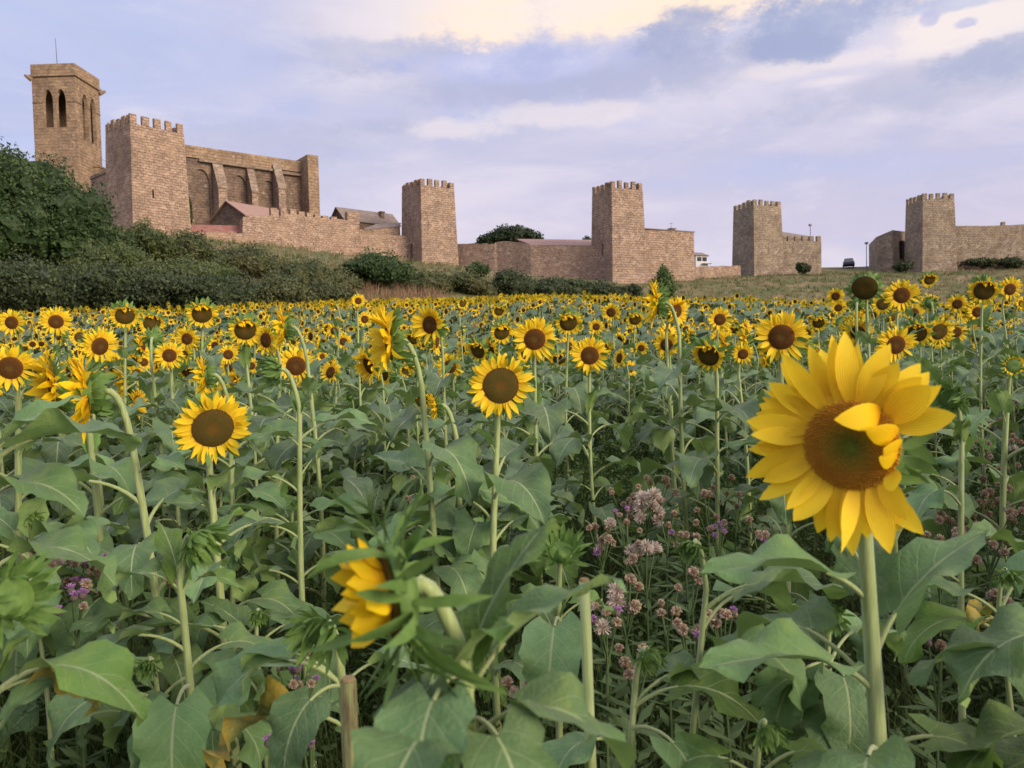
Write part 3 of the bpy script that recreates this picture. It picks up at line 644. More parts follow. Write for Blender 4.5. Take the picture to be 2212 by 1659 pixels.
def crown_mesh(name, lumps, n, size, mat, up=.15, amp=.30, inner=.60):
    """lumps: (centre, radii).  n leaf cards spread through the outer shell of every lump plus a solid heart toned dark for inner shade."""
    L = [(np.array(c), np.array(r)) for c, r in lumps]; wts = np.array([r[0] * r[2] + r[0] * r[1] for c, r in L]); wts /= wts.sum()
    V, Fq, T = [], [], []; o = 0
    for (c, r), w in zip(L, wts):
        k = max(40, int(n * w)); d = unit(k); d[:, 2] += up; d /= np.linalg.norm(d, axis=1, keepdims=True); ph = RNG.uniform(0, 9)
        rr = RNG.uniform(0, 1, k) ** .45; rr = inner + (1.06 - inner) * rr + np.maximum(0, RNG.normal(-.08, .10, k))
        p = c + d * r * (rr * wob(d, ph, amp))[:, None]
        v, f = leaf_cards(p, d, size); V.append(v); Fq.append(f + o); o += len(v)
        T.append(np.clip(RNG.normal(.45 + RNG.uniform(-.22, .25), .28, k), 0, 1))
        # heart of the lump: closed shell, inner shade painted in by a dark tone
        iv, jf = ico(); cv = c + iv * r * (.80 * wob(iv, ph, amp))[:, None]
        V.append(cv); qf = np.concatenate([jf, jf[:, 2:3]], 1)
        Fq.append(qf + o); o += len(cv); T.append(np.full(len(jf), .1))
    f = np.concatenate(Fq); return V, f, np.concatenate(T)
def poly_mesh(name, V, f, T, mats):
    v = np.concatenate(V); tri = f[:, 2] == f[:, 3]
    vs = v.tolist(); fl = [tuple(x[:3]) if t else tuple(x) for x, t in zip(f.tolist(), tri)]
    me = bpy.data.meshes.new(name); me.from_pydata(vs, [], fl)
    for m_ in mats: me.materials.append(m_)
    a = me.attributes.new('tone', 'FLOAT', 'FACE'); a.data.foreach_set('value', T.astype(np.float32)); return me
def shrub(name, label, cat, px, ptop, pbot, wpx, d, mat, n=5200, size=.12, nl=5, group=None, trunk=None, lump=None, shape=1.0):
    pc = P(px, (ptop + pbot) / 2, d); rx = wpx / 2 * d / FOC; rz = abs(pbot - ptop) / 2 * d / FOC; g = gzf(pc.x, pc.y)
    base = min(g, pc.z - rz * .9)
    t = thing(name, (pc.x, pc.y, base), label, cat, group); off = np.array(wloc(t))
    rs = random.Random(int(px * 13 + ptop)); lumps = []
    if lump: lumps = [((pc.x + a * rx, pc.y + b * rx, pc.z + c * rz), (r_ * rx, r_ * rx, q_ * rz)) for a, b, c, r_, q_ in lump]
    else:
        lumps.append(((pc.x, pc.y, pc.z - rz * .12), (rx * .74, rx * .74, rz * .86)))
        for i in range(nl):
            a = i / nl * 6.283 + rs.uniform(0, .8); k = rs.uniform(.42, .6)
            lumps.append(((pc.x + math.cos(a) * rx * .55, pc.y + math.sin(a) * rx * .55, pc.z + rs.uniform(-.5, .3) * rz), (rx * k, rx * k, rz * rs.uniform(.40, .62))))
    V, f, T = crown_mesh('foliage', lumps, n, size, mat); V = [v - off for v in V]
    nm = 'crown' if trunk else 'foliage'
    o = bpy.data.objects.new(nm, poly_mesh(nm, V, f, T, [mat])); COL.objects.link(o); o.parent = t
    mb = MB(); c0 = Vector((pc.x, pc.y, base - .3)); tr = trunk or .05 * rx + .05
    mb.tube([c0, c0.lerp(pc, .5) + Vector((.1, 0, 0)), pc], [tr, tr * .8, tr * .5], 7)
    for c, r_ in lumps[1:]: mb.tube([c0.lerp(pc, .55), Vector(c).lerp(pc, .3), Vector(c)], [tr * .5, tr * .35, tr * .15], 5)
    part('trunk' if trunk else 'branch', mb, [M_BARK], t)
    return t
shrub('evergreen_tree', 'huge dark green evergreen tree in front of the bell tower', 'tree', 82, 330, 640, 352, 50, F_DEEP, 42000, .115, trunk=.4,
      lump=[(0, 0, -.05, .60, .64), (-.45, -.1, .50, .50, .46), (.05, -.2, .42, .50, .44), (.42, -.1, .12, .46, .42), (.66, 0, -.25, .36, .36), (-.8, 0, .2, .5, .5), (.25, -.45, -.15, .42, .38), (-.3, -.5, -.05, .42, .42), (.85, .1, -.5, .28, .36), (-.15, -.45, .38, .3, .26), (.2, -.4, .15, .28, .25), (-.6, -.4, .22, .3, .28), (.5, -.35, -.1, .27, .24), (-.1, -.6, -.3, .3, .26), (.62, -.3, -.42, .26, .24), (-.3, -.2, .68, .3, .26)])
F_BROWN = foliage_mat('brownish_scrub_leaves', (.040, .056, .022), (.115, .135, .050), (.17, .14, .065), .42)
BU = [  # px, top, bottom, width, dist, material, label
 (300, 470, 590, 130, 56, F_OLIVE, 'olive green bush at the foot of the nearest tower, left of the tower edge'),
 (392, 496, 600, 130, 58, F_BROWN, 'olive bush under the right corner of the nearest tower'),
 (520, 522, 622, 165, 60, F_BROWN, 'rounded olive bush below the red roofed outhouse'),
 (655, 550, 650, 170, 58, F_BROWN, 'broad olive bush under the worn battlements'),
 (452, 536, 606, 110, 66, F_OLIVE, 'olive bush hiding the wall foot beside the red roofed outhouse'),
 (592, 560, 636, 120, 68, F_OLIVE, 'olive bush between the rounded one and the broad one'),
 (722, 574, 650, 110, 62, F_BROWN, 'thin brownish bush left of the round dense green bush'),
 (235, 520, 640, 190, 46, F_OLIVE, 'bush spreading at the right foot of the huge evergreen tree'),
 (395, 548, 660, 220, 44, F_OLIVE, 'wide bush on the middle of the bank under the nearest tower'),
 (60, 545, 690, 230, 34, F_DARK, 'dark bramble thicket below the huge evergreen tree at the field edge'),
 (215, 562, 690, 210, 34, F_DARK, 'dark bramble thicket behind the sunflowers, second from the left along the field edge'),
 (350, 575, 690, 200, 35, F_DARK, 'dark bramble thicket behind the sunflowers, third from the left along the field edge'),
 (480, 585, 684, 190, 36, F_DARK, 'dark bramble thicket behind the sunflowers, below the rounded olive bush'),
 (600, 592, 680, 180, 38, F_BROWN, 'low olive bramble at the field edge below the broad olive bush'),
 (700, 604, 672, 130, 42, F_BROWN, 'last low bramble before the reddish dry weeds'),
 (812, 533, 622, 152, 66, F_DEEP, 'round dense green bush below the first tower right of the church'),
 (920, 578, 650, 120, 70, F_BROWN, 'low brownish bush right of the round dense green bush'),
 (1030, 562, 600, 50, 84, F_DEEP, 'small clipped looking green bush against the wall under the pine'),
 (1010, 580, 650, 120, 72, F_BROWN, 'low bush in front of the small clipped looking green bush'),
 (1105, 576, 655, 110, 74, F_DARK, 'darkest low bush below the flat pink tiled house'),
 (1205, 594, 655, 120, 76, F_DARK, 'low dark bush below the wall left of the tallest tower'),
 (1295, 602, 655, 110, 77, F_DARK, 'low dark bush at the foot of the tallest tower'),
 (1356, 612, 655, 60, 78, F_DARK, 'lowest dark shrub, end of the dark row at the base of the tallest tower'),
 (1268, 508, 540, 30, 108, F_PINE, 'grey green treetop just left of the tallest tower behind the pink roof'),
 (1735, 566, 590, 30, 116, F_DARK, 'tiny bush in the grass below the buff tower'),
 (1952, 562, 585, 40, 117, F_DARK, 'small dark bush at the left foot of the last tower'),
 (2120, 556, 578, 60, 119.3, F_DARK, 'scrubby bush on the rocks under the long plain wall'),
 (2185, 552, 582, 50, 119, F_DARK, 'scrubby bush at the right end of the rocks under the long plain wall'),
]
for px, a, b, w, d, mt, lb in BU:
    big = w * (b - a); shrub('bush', lb, 'bush', px, a, b, w, d, mt, n=int(min(14000, 1800 + big * .6)), size=.045 + .0009 * d, group='bushes on the bank below the castle')
shrub('conifer', 'small bright green conifer at the end of the dark hedge beside the tallest tower', 'tree', 1432, 574, 660, 62, 72, F_FRESH, 5200, .10, trunk=.1,
      lump=[(0, 0, -.45, .80, .5), (-.1, 0, -.05, .72, .45), (.12, 0, .3, .55, .42), (0, 0, .6, .36, .38), (.4, 0, -.2, .5, .4), (-.45, 0, -.35, .5, .4)])
shrub('pine_tree', 'round topped umbrella pine behind the wall between two towers', 'tree', 1102, 490, 560, 136, 128, F_PINE, 9000, .22, trunk=.3,
      lump=[(0, 0, .45, .62, .50), (-.5, 0, .25, .48, .36), (.5, 0, .35, .46, .40), (.78, 0, .12, .30, .24), (-.8, 0, .05, .26, .2), (.1, .4, .4, .5, .5)])
shrub('cypress', 'narrow dark cypress in the gap between the nearest tower and the church', 'tree', 409, 426, 490, 13, 93, F_DEEP, 1500, .12, trunk=.06, lump=[(0, 0, -.3, .95, .6), (0, 0, .2, .7, .6), (0, 0, .6, .4, .4)])

# dry grass and reddish dry weeds: uncountable
def tufts(name, pts, hgt, wid, n_bl, mat, lean=.5):
    n = len(pts) * n_bl; base = np.repeat(pts, n_bl, 0) + np.stack([RNG.normal(0, .18, n), RNG.normal(0, .18, n), np.zeros(n)], 1)
    a = RNG.uniform(0, 6.283, n); h = hgt * RNG.uniform(.4, 1.2, n); ln = RNG.normal(0, lean, (n, 2)) * h[:, None] * .5
    w = np.stack([np.cos(a), np.sin(a), np.zeros(n)], 1) * (wid * RNG.uniform(.5, 1.2, n))[:, None]
    mid = base + np.stack([ln[:, 0] * .35, ln[:, 1] * .35, h * .6], 1); tip = base + np.stack([ln[:, 0], ln[:, 1], h], 1)
    v = np.stack([base - w, base + w, mid + w * .7, mid - w * .7, tip], 1).reshape(-1, 3); o = np.arange(n) * 5
    f = np.concatenate([np.stack([o, o + 1, o + 2], 1), np.stack([o, o + 2, o + 3], 1), np.stack([o + 3, o + 2, o + 4], 1)])
    me = fastmesh(name, v, f, [mat], attrs={'tone': np.tile(np.clip(RNG.normal(.5, .3, n), 0, 1), 3)})
    ob_ = bpy.data.objects.new(name, me); COL.objects.link(ob_); tag(ob_, kind='stuff'); return ob_
def grass_mat(name, a, b, alt, k=.4):
    m = Mat(name); t = m.n('ShaderNodeAttribute'); t.attribute_name = 'tone'; n_ = m.noise(m.obj(), .35, 4, .6)
    colr = m.mix(t.outputs['Fac'], c3(*a), c3(*b)); colr = m.mix(m.rng(n_, .40, .58, 0, k), colr, c3(*alt)); return m.bsdf(colr, .8, .15, transl=.2)
G_DRY = grass_mat('dry_grass_blades', (.19, .145, .080), (.30, .24, .13), (.080, .12, .040), 1.0)
G_RED = grass_mat('reddish_dry_weeds', (.22, .13, .085), (.34, .215, .14), (.15, .14, .06), .5)
def scatter(n, poly_px, dlo, dhi):
    out = []
    while len(out) < n:
        px = random.uniform(poly_px[0], poly_px[1]); d = random.uniform(dlo, dhi); p = P(px, 700, d); x, y = p.x, p.y
        if y > itp(x, YE) + .3 and y < itp(x, YW) + 8: out.append((x, y, gzf(x, y) - .05))
    return np.array(out)
tufts('dry_grass', scatter(2600, (1400, 2260), 70, 124), .42, .035, 9, G_DRY)
tufts('dry_weeds', scatter(330, (740, 960), 44, 72), .95, .03, 14, G_RED)
tufts('dry_bank_grass', scatter(620, (380, 1000), 60, 100), .6, .035, 10, G_DRY)

# ------------------------------------------------------------------ sunflower materials
def petal_mat():
    m = Mat('yellow_petals'); s = m.n('ShaderNodeSeparateXYZ'); m.l(m.uv(), s.inputs[0])
    colr = m.mix(m.rng(s.outputs[1], 0, .42), c3(.88, .42, .008), c3(.95, .665, .014))
    st = m.n('ShaderNodeTexWave'); st.inputs['Scale'].default_value = 3.2; st.inputs['Distortion'].default_value = .6; m.l(m.uv(), st.inputs['Vector'])
    colr = m.mix(m.math('MULTIPLY', st.outputs['Fac'], .14), colr, c3(.82, .40, .006))
    g = m.geo(); colr = m.mix(m.math('MULTIPLY', g.outputs['Backfacing'], .6), colr, c3(.90, .68, .04))
    colr = hsvmix(m, colr, 1.0, .5, 1.0, 1.0)
    return m.bsdf(colr, .55, .2, st.outputs['Fac'], .28, .002, transl=.36, tcol=colr)
M_PETAL = petal_mat()
def disc_mat(name, inner, mid, outer, rim):
    m = Mat(name); s = m.n('ShaderNodeSeparateXYZ'); m.l(m.uv(), s.inputs[0]); r = s.outputs[0]
    colr = m.mix(m.rng(r, .15, .42), c3(*inner), c3(*mid)); colr = m.mix(m.rng(r, .45, .75), colr, c3(*outer)); colr = m.mix(m.rng(r, .80, .98), colr, c3(*rim))
    vo = m.n('ShaderNodeTexVoronoi'); vo.inputs['Scale'].default_value = 60; m.l(m.obj(), vo.inputs['Vector'])
    sp = m.noise(m.obj(), 46, 2, .6); colr = m.mix(m.rng(sp, .55, .7, 0, .55), colr, c3(.30, .14, .03)); colr = m.mix(m.rng(vo.outputs[0], .2, .8, 0, .3), colr, c3(.02, .01, .004))
    return m.bsdf(colr, .9, .08, vo.outputs[0], .35, .0015)
D_BROWN = disc_mat('brown_florets', (.090, .055, .014), (.072, .031, .009), (.080, .033, .009), (.14, .052, .010))
D_OLIVE = disc_mat('olive_florets', (.12, .062, .013), (.074, .060, .013), (.070, .056, .012), (.08, .046, .012))
D_HERO = disc_mat('green_hearted_florets', (.11, .15, .018), (.28, .18, .02), (.46, .20, .022), (.58, .26, .022))
def green_mat(name, a, b, rough=.6, tr=.2, sc=20, spec=.3):
    m = Mat(name); n_ = m.noise(m.obj(), sc, 4, .6); colr = m.mix(m.rng(n_, .35, .68), c3(*a), c3(*b))
    return m.bsdf(colr, rough, spec, n_, .15, .01, transl=tr, tcol=colr)
M_SEPAL = green_mat('green_sepals', (.095, .185, .040), (.16, .27, .065), .6, .25, 3)
def stem_mat():
    m = Mat('pale_green_stem'); ob = m.obj(); mp = m.n('ShaderNodeMapping'); mp.inputs['Scale'].default_value = (60, 60, 5); m.l(ob, mp.inputs['Vector'])
    n_ = m.noise(mp.outputs[0], 2.2, 4, .6); colr = m.mix(m.rng(n_, .35, .68), c3(.20, .27, .09), c3(.34, .40, .17))
    n2_ = m.noise(ob, 7, 3, .6); colr = m.mix(m.rng(n2_, .58, .78, 0, .55), colr, c3(.24, .24, .08))
    p = m.n('ShaderNodeBsdfPrincipled'); m.l(colr, p.inputs['Base Color']); p.inputs['Roughness'].default_value = .55; p.inputs['Specular IOR Level'].default_value = .3
    p.inputs['Sheen Weight'].default_value = .5; p.inputs['Sheen Roughness'].default_value = .4
    b = m.n('ShaderNodeBump'); b.inputs['Strength'].default_value = .35; b.inputs['Distance'].default_value = .004; m.l(n_, b.inputs['Height']); m.l(b.outputs[0], p.inputs['Normal'])
    m.t.links.new(p.outputs[0], m.out.inputs[0]); return m.m
M_STEM = stem_mat()
def stalk_mat():
    m = Mat('brown_streaked_stalk'); ob = m.obj(); mp = m.n('ShaderNodeMapping'); mp.inputs['Scale'].default_value = (90, 90, 9); m.l(ob, mp.inputs['Vector'])
    n_ = m.noise(mp.outputs[0], 1.5, 5, .7); colr = m.mix(m.rng(n_, .38, .62), c3(.085, .055, .03), c3(.20, .22, .085)); return m.bsdf(colr, .8, .2, n_, .6, .004)
M_STEM_BR = stalk_mat()
M_CUT = plain('dry_cut_end', (.22, .16, .08), .85, .15)
def leaf_mat(name, top, top2, und, spots=0.0, edge=None):
    m = Mat(name); s = m.n('ShaderNodeSeparateXYZ'); m.l(m.uv(), s.inputs[0]); u, v = s.outputs[0], s.outputs[1]
    au = m.math('ABSOLUTE', m.math('SUBTRACT', u, .5))                           # 0 at the midrib, .5 at the edge
    rib = m.rng(au, .012, .03, 1, 0)
    lat = m.math('FRACT', m.math('MULTIPLY', m.math('SUBTRACT', v, m.math('MULTIPLY', au, .75)), 5.5)); lat = m.rng(m.math('ABSOLUTE', m.math('SUBTRACT', lat, .5)), .02, .055, 1, 0)
    vein = m.math('MAXIMUM', rib, m.math('MULTIPLY', lat, m.rng(au, .05, .46, .55, .1)))
    ob = m.obj(); n_ = m.noise(ob, 5, 4, .6); r = m.orand()
    tcol = m.mix(m.rng(n_, .35, .68), c3(*top), c3(*top2)); tcol = m.mix(m.math('MULTIPLY', r, .5), tcol, c3(top[0] * 1.35, top[1] * 1.22, top[2] * .8)); tcol = hsvmix(m, tcol, 1.0, .5, 1.0, m.rng(m.math('FRACT', m.math('MULTIPLY', r, 7.31)), 0, 1, .62, 1.22))
    ucol = m.mix(m.rng(n_, .35, .7), c3(*und), c3(und[0] * .8, und[1] * .85, und[2] * .75))
    g = m.geo(); colr = m.mix(g.outputs['Backfacing'], tcol, ucol)
    colr = m.mix(m.math('MULTIPLY', vein, .75), colr, c3(.36, .44, .22))
    if edge: 
        k = m.math('ADD', m.math('MULTIPLY', n_, .9), m.math('MULTIPLY', au, .9)); colr = m.mix(m.rng(k, .55, .85), colr, c3(*edge))
    ag = m.noise(ob, 2.6, 5, .7, .4); colr = m.mix(m.rng(ag, .56, .78, 0, .55), colr, c3(top[0] * 2.3, top[1] * 1.6, top[2] * .75))
    hole = m.noise(ob, 9, 3, .7); colr = m.mix(m.rng(hole, .70, .76, 0, .8), colr, c3(.16, .11, .04))
    fine = m.noise(ob, 26, 3, .6); h = m.math('SUBTRACT', m.math('MULTIPLY', fine, .5), m.math('MULTIPLY', vein, .8))
    p = m.n('ShaderNodeBsdfPrincipled'); m.l(colr, p.inputs['Base Color']); p.inputs['Roughness'].default_value = .50; p.inputs['Specular IOR Level'].default_value = .28
    p.inputs['Sheen Weight'].default_value = .07; p.inputs['Sheen Roughness'].default_value = .5
    b = m.n('ShaderNodeBump'); b.inputs['Strength'].default_value = .4; b.inputs['Distance'].default_value = .012; m.l(h, b.inputs['Height']); m.l(b.outputs[0], p.inputs['Normal'])
    t = m.n('ShaderNodeBsdfTranslucent'); m.l(m.mix(.5, colr, c3(.16, .30, .03)), t.inputs[0]); x = m.n('ShaderNodeMixShader'); x.inputs[0].default_value = .24
    m.t.links.new(p.outputs[0], x.inputs[1]); m.t.links.new(t.outputs[0], x.inputs[2]); m.t.links.new(x.outputs[0], m.out.inputs[0]); return m.m
M_LEAF = leaf_mat('sunflower_leaf', (.092, .162, .082), (.146, .225, .115), (.22, .31, .12))  # greyer green: sky sheen on the leaf tops painted into the colour
M_LEAF_NEAR = leaf_mat('near_sunflower_leaf', (.098, .192, .076), (.155, .262, .110), (.235, .35, .12))
M_LEAF_FRESH = leaf_mat('fresh_sunflower_leaf', (.085, .175, .034), (.125, .225, .052), (.19, .29, .08))
M_LEAF_OLD = leaf_mat('yellowing_sunflower_leaf', (.12, .17, .045), (.20, .22, .06), (.24, .26, .09), edge=(.40, .30, .05))

# ------------------------------------------------------------------ sunflower meshes (unit sized, shared)
def petal_geo(mb, uv, th, r0, ln, wd, el, curl, tw=0.0, yaw=0.0, z0=-.02, rows=6, cup=.22):
    S_ = np.linspace(0, 1, rows); prof = np.interp(S_, [0, .18, .42, .66, .86, 1], [.42, .80, 1.0, .88, .50, .03])
    rho = Vector((math.cos(th), math.sin(th), 0)); tau = Vector((-math.sin(th), math.cos(th), 0)); z = Vector((0, 0, 1))
    d2 = rho * math.cos(yaw) + tau * math.sin(yaw); t2 = tau * math.cos(yaw) - rho * math.sin(yaw)
    p = rho * r0 + z * z0; b = len(mb.v); step = ln / (rows - 1)
    for i, s in enumerate(S_):
        a = el + curl * s; dirv = d2 * math.cos(a) + z * math.sin(a); nr = -d2 * math.sin(a) + z * math.cos(a)
        w = tw * s; side = t2 * math.cos(w) + nr * math.sin(w); n2_ = nr * math.cos(w) - t2 * math.sin(w)
        if i: p = p + dirv * step
        hw = wd * prof[i]
        mb.v += [tuple(p - side * hw + n2_ * hw * cup), tuple(p), tuple(p + side * hw + n2_ * hw * cup)]
        uv += [(0, s), (.5, s), (1, s)]
    for i in range(rows - 1):
        o = b + 3 * i
        for j in (0, 1): mb.f.append((o + j, o + j + 1, o + j + 4, o + j + 3)); mb.m.append(0)
def set_uv(me, uv):
    l = me.uv_layers.new(name='UVMap'); ix = np.empty(len(me.loops), np.int32); me.loops.foreach_get('vertex_index', ix)
    l.data.foreach_set('uv', np.asarray(uv, np.float32)[ix].ravel())
def disc_mesh(rd, dome, mat, seg=26, rings=9, bumps=False):
    mb = MB(); uv = []; mb.v.append((0, 0, dome * .72)); uv.append((0, 0))
    for i in range(1, rings + 1):
        r = i / rings; z = dome * (1 - r ** 3) - .28 * dome * math.exp(-(r / .38) ** 2)
        for j in range(seg):
            a = 2 * math.pi * (j + .5 * (i % 2)) / seg; mb.v.append((rd * r * math.cos(a), rd * r * math.sin(a), z)); uv.append((r, j / seg))
    for j in range(seg): mb.f.append((0, 1 + j, 1 + (j + 1) % seg)); mb.m.append(0)
    for i in range(rings - 1):
        for j in range(seg):
            a, b = 1 + i * seg + j, 1 + i * seg + (j + 1) % seg; mb.f.append((a, a + seg, b + seg, b)); mb.m.append(0)
    if bumps:                                   # little florets in the real spiral order
        for k in range(20, 900):
            r = math.sqrt(k / 900) ; a = k * 2.39996; z = dome * (1 - r ** 3) - .28 * dome * math.exp(-(r / .38) ** 2); s = .011 + .008 * r; h = .018 + .045 * max(0, r - .55)
            c = Vector((rd * r * math.cos(a), rd * r * math.sin(a), z)); b = len(mb.v); rr = Vector((math.cos(a), math.sin(a), 0)); tt = Vector((-rr.y, rr.x, 0)); tip = c + ZUP * h * random.uniform(.6, 1.2) - rr * .012
            for q in (c - tt * s, c + rr * s, c + tt * s, c - rr * s): mb.v.append(tuple(q)); uv.append((r, 0))
            mb.v.append(tuple(tip)); uv.append((min(1, r + .05), 0))
            for i in range(4): mb.f.append((b + i, b + (i + 1) % 4, b + 4)); mb.m.append(0)
    me = mb.mesh('flower_head', [mat], smooth=True); set_uv(me, uv); return me
def petals_mesh(style, rd, seed):
    rs = random.Random(seed); mb = MB(); uv = []; G = rs.gauss
    if style == 'bald': return None
    n = {'open': 34, 'wide': 24, 'cup': 30, 'droop': 34, 'young': 22, 'side': 32, 'tuft': 11}[style]
    for row in (0, 1):
        for k in range(n if row == 0 else int(n * .7)):
            th = 2 * math.pi * (k + .5 * row + rs.uniform(-.3, .3)) / n; ln = (1 - rd) * rs.uniform(.78, 1.16) * (1 if row == 0 else .95); wd = rs.uniform(.062, .098)
            el, cu, tw, yw_ = G(.12, .24), G(-.15, .45), G(0, .5), G(0, .20)
            if style == 'wide': wd *= 1.35
            if style == 'cup': el = G(.75, .16); cu = G(-.35, .3)
            if style == 'side': el = G(.78, .30); cu = G(-.45, .45); ln *= 1.35; wd *= 1.35
            if style == 'young': ln *= .62; el = G(.9, .3); wd *= .9
            if style == 'tuft': el = G(1.38, .16); wd *= 2.4; ln *= 1.7; tw = G(0, .6)
            if style == 'droop':
                up = math.sin(th)                     # petals above the face hang forward over it
                el = .15 + max(0, up) * 1.5 * rs.uniform(.4, 1.15) + G(0, .15); cu = G(-.1, .3) + max(0, up) * .5; ln *= .9
            if rs.random() < .05: continue
            petal_geo(mb, uv, th, rd * (.55 if style == 'tuft' else .95), ln, wd, el - row * .12, cu, tw, yw_, z0=-.02 - .03 * row, rows=5)
    me = mb.mesh('petal_ring', [M_PETAL], smooth=True); set_uv(me, uv); return me
def sepal_mesh(style, rd, seed):
    rs = random.Random(seed + 50); mb = MB(); uv = []; seg = 18; prof = [(rd * 1.0, -.03), (rd * 1.06, -.10), (rd * .92, -.22), (rd * .55, -.32), (.10, -.38)]
    for r, z in prof:
        for j in range(seg): a = 2 * math.pi * j / seg; mb.v.append((r * math.cos(a), r * math.sin(a), z)); uv.append((.5, .3))
    for i in range(len(prof) - 1):
        for j in range(seg):
            a, b = i * seg + j, i * seg + (j + 1) % seg; mb.f.append((a, b, b + seg, a + seg)); mb.m.append(0)
    nr = 3 if style in ('bud', 'tuft') else 2
    for row in range(nr):
        n = 17
        for k in range(n):
            th = 2 * math.pi * (k + .5 * row + rs.uniform(-.25, .25)) / n; ln = rs.uniform(.36, .62); el = rs.gauss(-.35, .35) - .2 * row; cu = rs.gauss(-.3, .5)
            if style == 'bud': el = rs.gauss(1.15, .25) - .45 * row; cu = rs.gauss(.5, .3); ln = rs.uniform(.65, 1.0)
            if style == 'tuft': el = rs.gauss(.30, .38) - .35 * row; cu = rs.gauss(.15, .7); ln = rs.uniform(.7, 1.45)
            if style == 'hero': el = rs.gauss(-.75, .2); cu = rs.gauss(.3, .5)
            if style == 'young': el = rs.gauss(.5, .3) - .4 * row; cu = rs.gauss(.1, .4)
            petal_geo(mb, uv, th, rd * 1.0, ln * (.75 if style == 'hero' else 1), rs.uniform(.075, .12) * (.62 if style == 'hero' else .75 if style == 'tuft' else 1), el, cu, rs.gauss(0, .4), rs.gauss(0, .25), z0=-.06 - .06 * row, rows=5, cup=.15)
    return mb.mesh('sepal_ring', [M_SEPAL], smooth=True)
STY = {'open': (.44, .10, D_BROWN), 'wide': (.43, .10, D_BROWN), 'cup': (.40, .08, D_BROWN), 'side': (.50, .06, D_BROWN), 'droop': (.56, .10, D_OLIVE), 'bald': (.80, .12, D_OLIVE), 'young': (.52, .10, M_SEPAL), 'bud': (.50, .06, M_SEPAL), 'tuft': (.60, .05, D_OLIVE), 'olive': (.52, .08, D_OLIVE)}
HEADS = {}
for st in STY:
    rd, dome, dm = STY[st]; base_style = 'open' if st == 'olive' else st
    HEADS[st] = [(disc_mesh(rd, dome, dm), None if st in ('bald', 'bud') else petals_mesh(base_style, rd, 31 * k + len(st)), sepal_mesh(st, rd, 17 * k + len(st))) for k in range(3 if st in ('open', 'droop', 'side', 'cup') else 2)]
def leaf_mesh(seed, pl, e0, e1, e2, wid=.40, fold=.35, wave=.05, tw=0.0, bend=0.0, mat=None, rows=12, cols=8, lobe=.16):
    rs = random.Random(seed); mb = MB(); uv = []
    pts = []; p = Vector((0, 0, 0)); n = 7                           # petiole
    for i in range(n):
        t = i / (n - 1); a = rad(e0 + (e1 - e0) * t); pts.append(p.copy()); p = p + Vector((0, math.cos(a), math.sin(a))) * pl / (n - 1)
    mb.tube(pts, [.024 - .009 * i / n for i in range(n)], 6, 1, cap=False); uv += [(.5, 0)] * len(mb.v)
    p = pts[-1]; b0 = len(mb.v); ph = rs.uniform(0, 6)
    mid = []; q = p.copy()
    for i in range(rows + 1):
        t = i / rows; a = rad(e1 + (e2 - e1) * min(1, t * 1.25) ** .8); mid.append((q.copy(), a)); q = q + Vector((math.sin(bend * t), math.cos(bend * t) * math.cos(a), math.sin(a))) / rows
    for i in range(rows + 1):
        t = i / rows; c, a = mid[i]; w = wid * (t + .02) ** .36 * (1 - t) ** .80 * 1.52 + .004
        d = Vector((0, math.cos(a), math.sin(a))); nr = Vector((0, -math.sin(a), math.cos(a))); sd = Vector((1, 0, 0))
        k = tw * t; sd2 = sd * math.cos(k) + nr * math.sin(k); nr2 = nr * math.cos(k) - sd * math.sin(k)
        for j in range(cols + 1):
            s = -1 + 2 * j / cols; back = -lobe * abs(s) ** 1.3 * (1 - t) ** 3 * 1.1
            serr = .024 * math.sin(t * 44 + j) * (abs(s) > .99)
            rip = 1.35 * wave * (math.sin(t * 11 + ph + (2 if s > 0 else 0)) * s * s + .5 * math.sin(t * 19 + ph * 2 + s * 3) * abs(s)) - .02 * math.cos(t * 34 + abs(s) * 9) * abs(s) * (1 - t) * .5
            x = s * (w + serr); f_ = fold * abs(s) ** 1.25 * w - .10 * fold * abs(s) ** 3
            mb.v.append(tuple(c + sd2 * x + nr2 * (f_ + rip) + d * back)); uv.append((.5 + s * .5, t))
    for i in range(rows):
        for j in range(cols):
            o = b0 + i * (cols + 1) + j; mb.f.append((o, o + 1, o + cols + 2, o + cols + 1)); mb.m.append(0)
    me = mb.mesh('leaf', [mat or M_LEAF, M_STEM], smooth=True); set_uv(me, uv); return me
LV = {}
LV['droop'] = [leaf_mesh(1, .62, 48, 2, -84, .42, .30, .05), leaf_mesh(2, .55, 52, 5, -72, .40, .42, .06, .3), leaf_mesh(3, .70, 40, 0, -88, .44, .22, .07, -.35)]
LV['arch'] = [leaf_mesh(4, .60, 52, 12, -48, .40, .40, .06, .25), leaf_mesh(5, .50, 48, 14, -40, .38, .50, .05, -.3, .2), leaf_mesh(6, .66, 50, 8, -56, .42, .30, .08)]
LV['flat'] = [leaf_mesh(7, .50, 46, 14, -14, .38, .50, .06, .4, .25), leaf_mesh(8, .55, 42, 18, -22, .37, .55, .05, -.45, -.25), leaf_mesh(9, .45, 50, 16, -8, .36, .6, .05, .1)]
LV['rise'] = [leaf_mesh(10, .50, 62, 42, 12, .34, .55, .05, .3), leaf_mesh(11, .42, 66, 48, 22, .33, .6, .04, -.35)]
LV['hang'] = [leaf_mesh(12, .58, 30, -30, -96, .46, .12, .04), leaf_mesh(13, .50, 36, -24, -92, .45, .18, .06, .25)]
LV['top'] = [leaf_mesh(14, .22, 74, 66, 38, .24, .6, .04, .2, 0, M_LEAF_FRESH), leaf_mesh(15, .25, 70, 58, 22, .25, .55, .05, -.3, 0, M_LEAF_FRESH)]
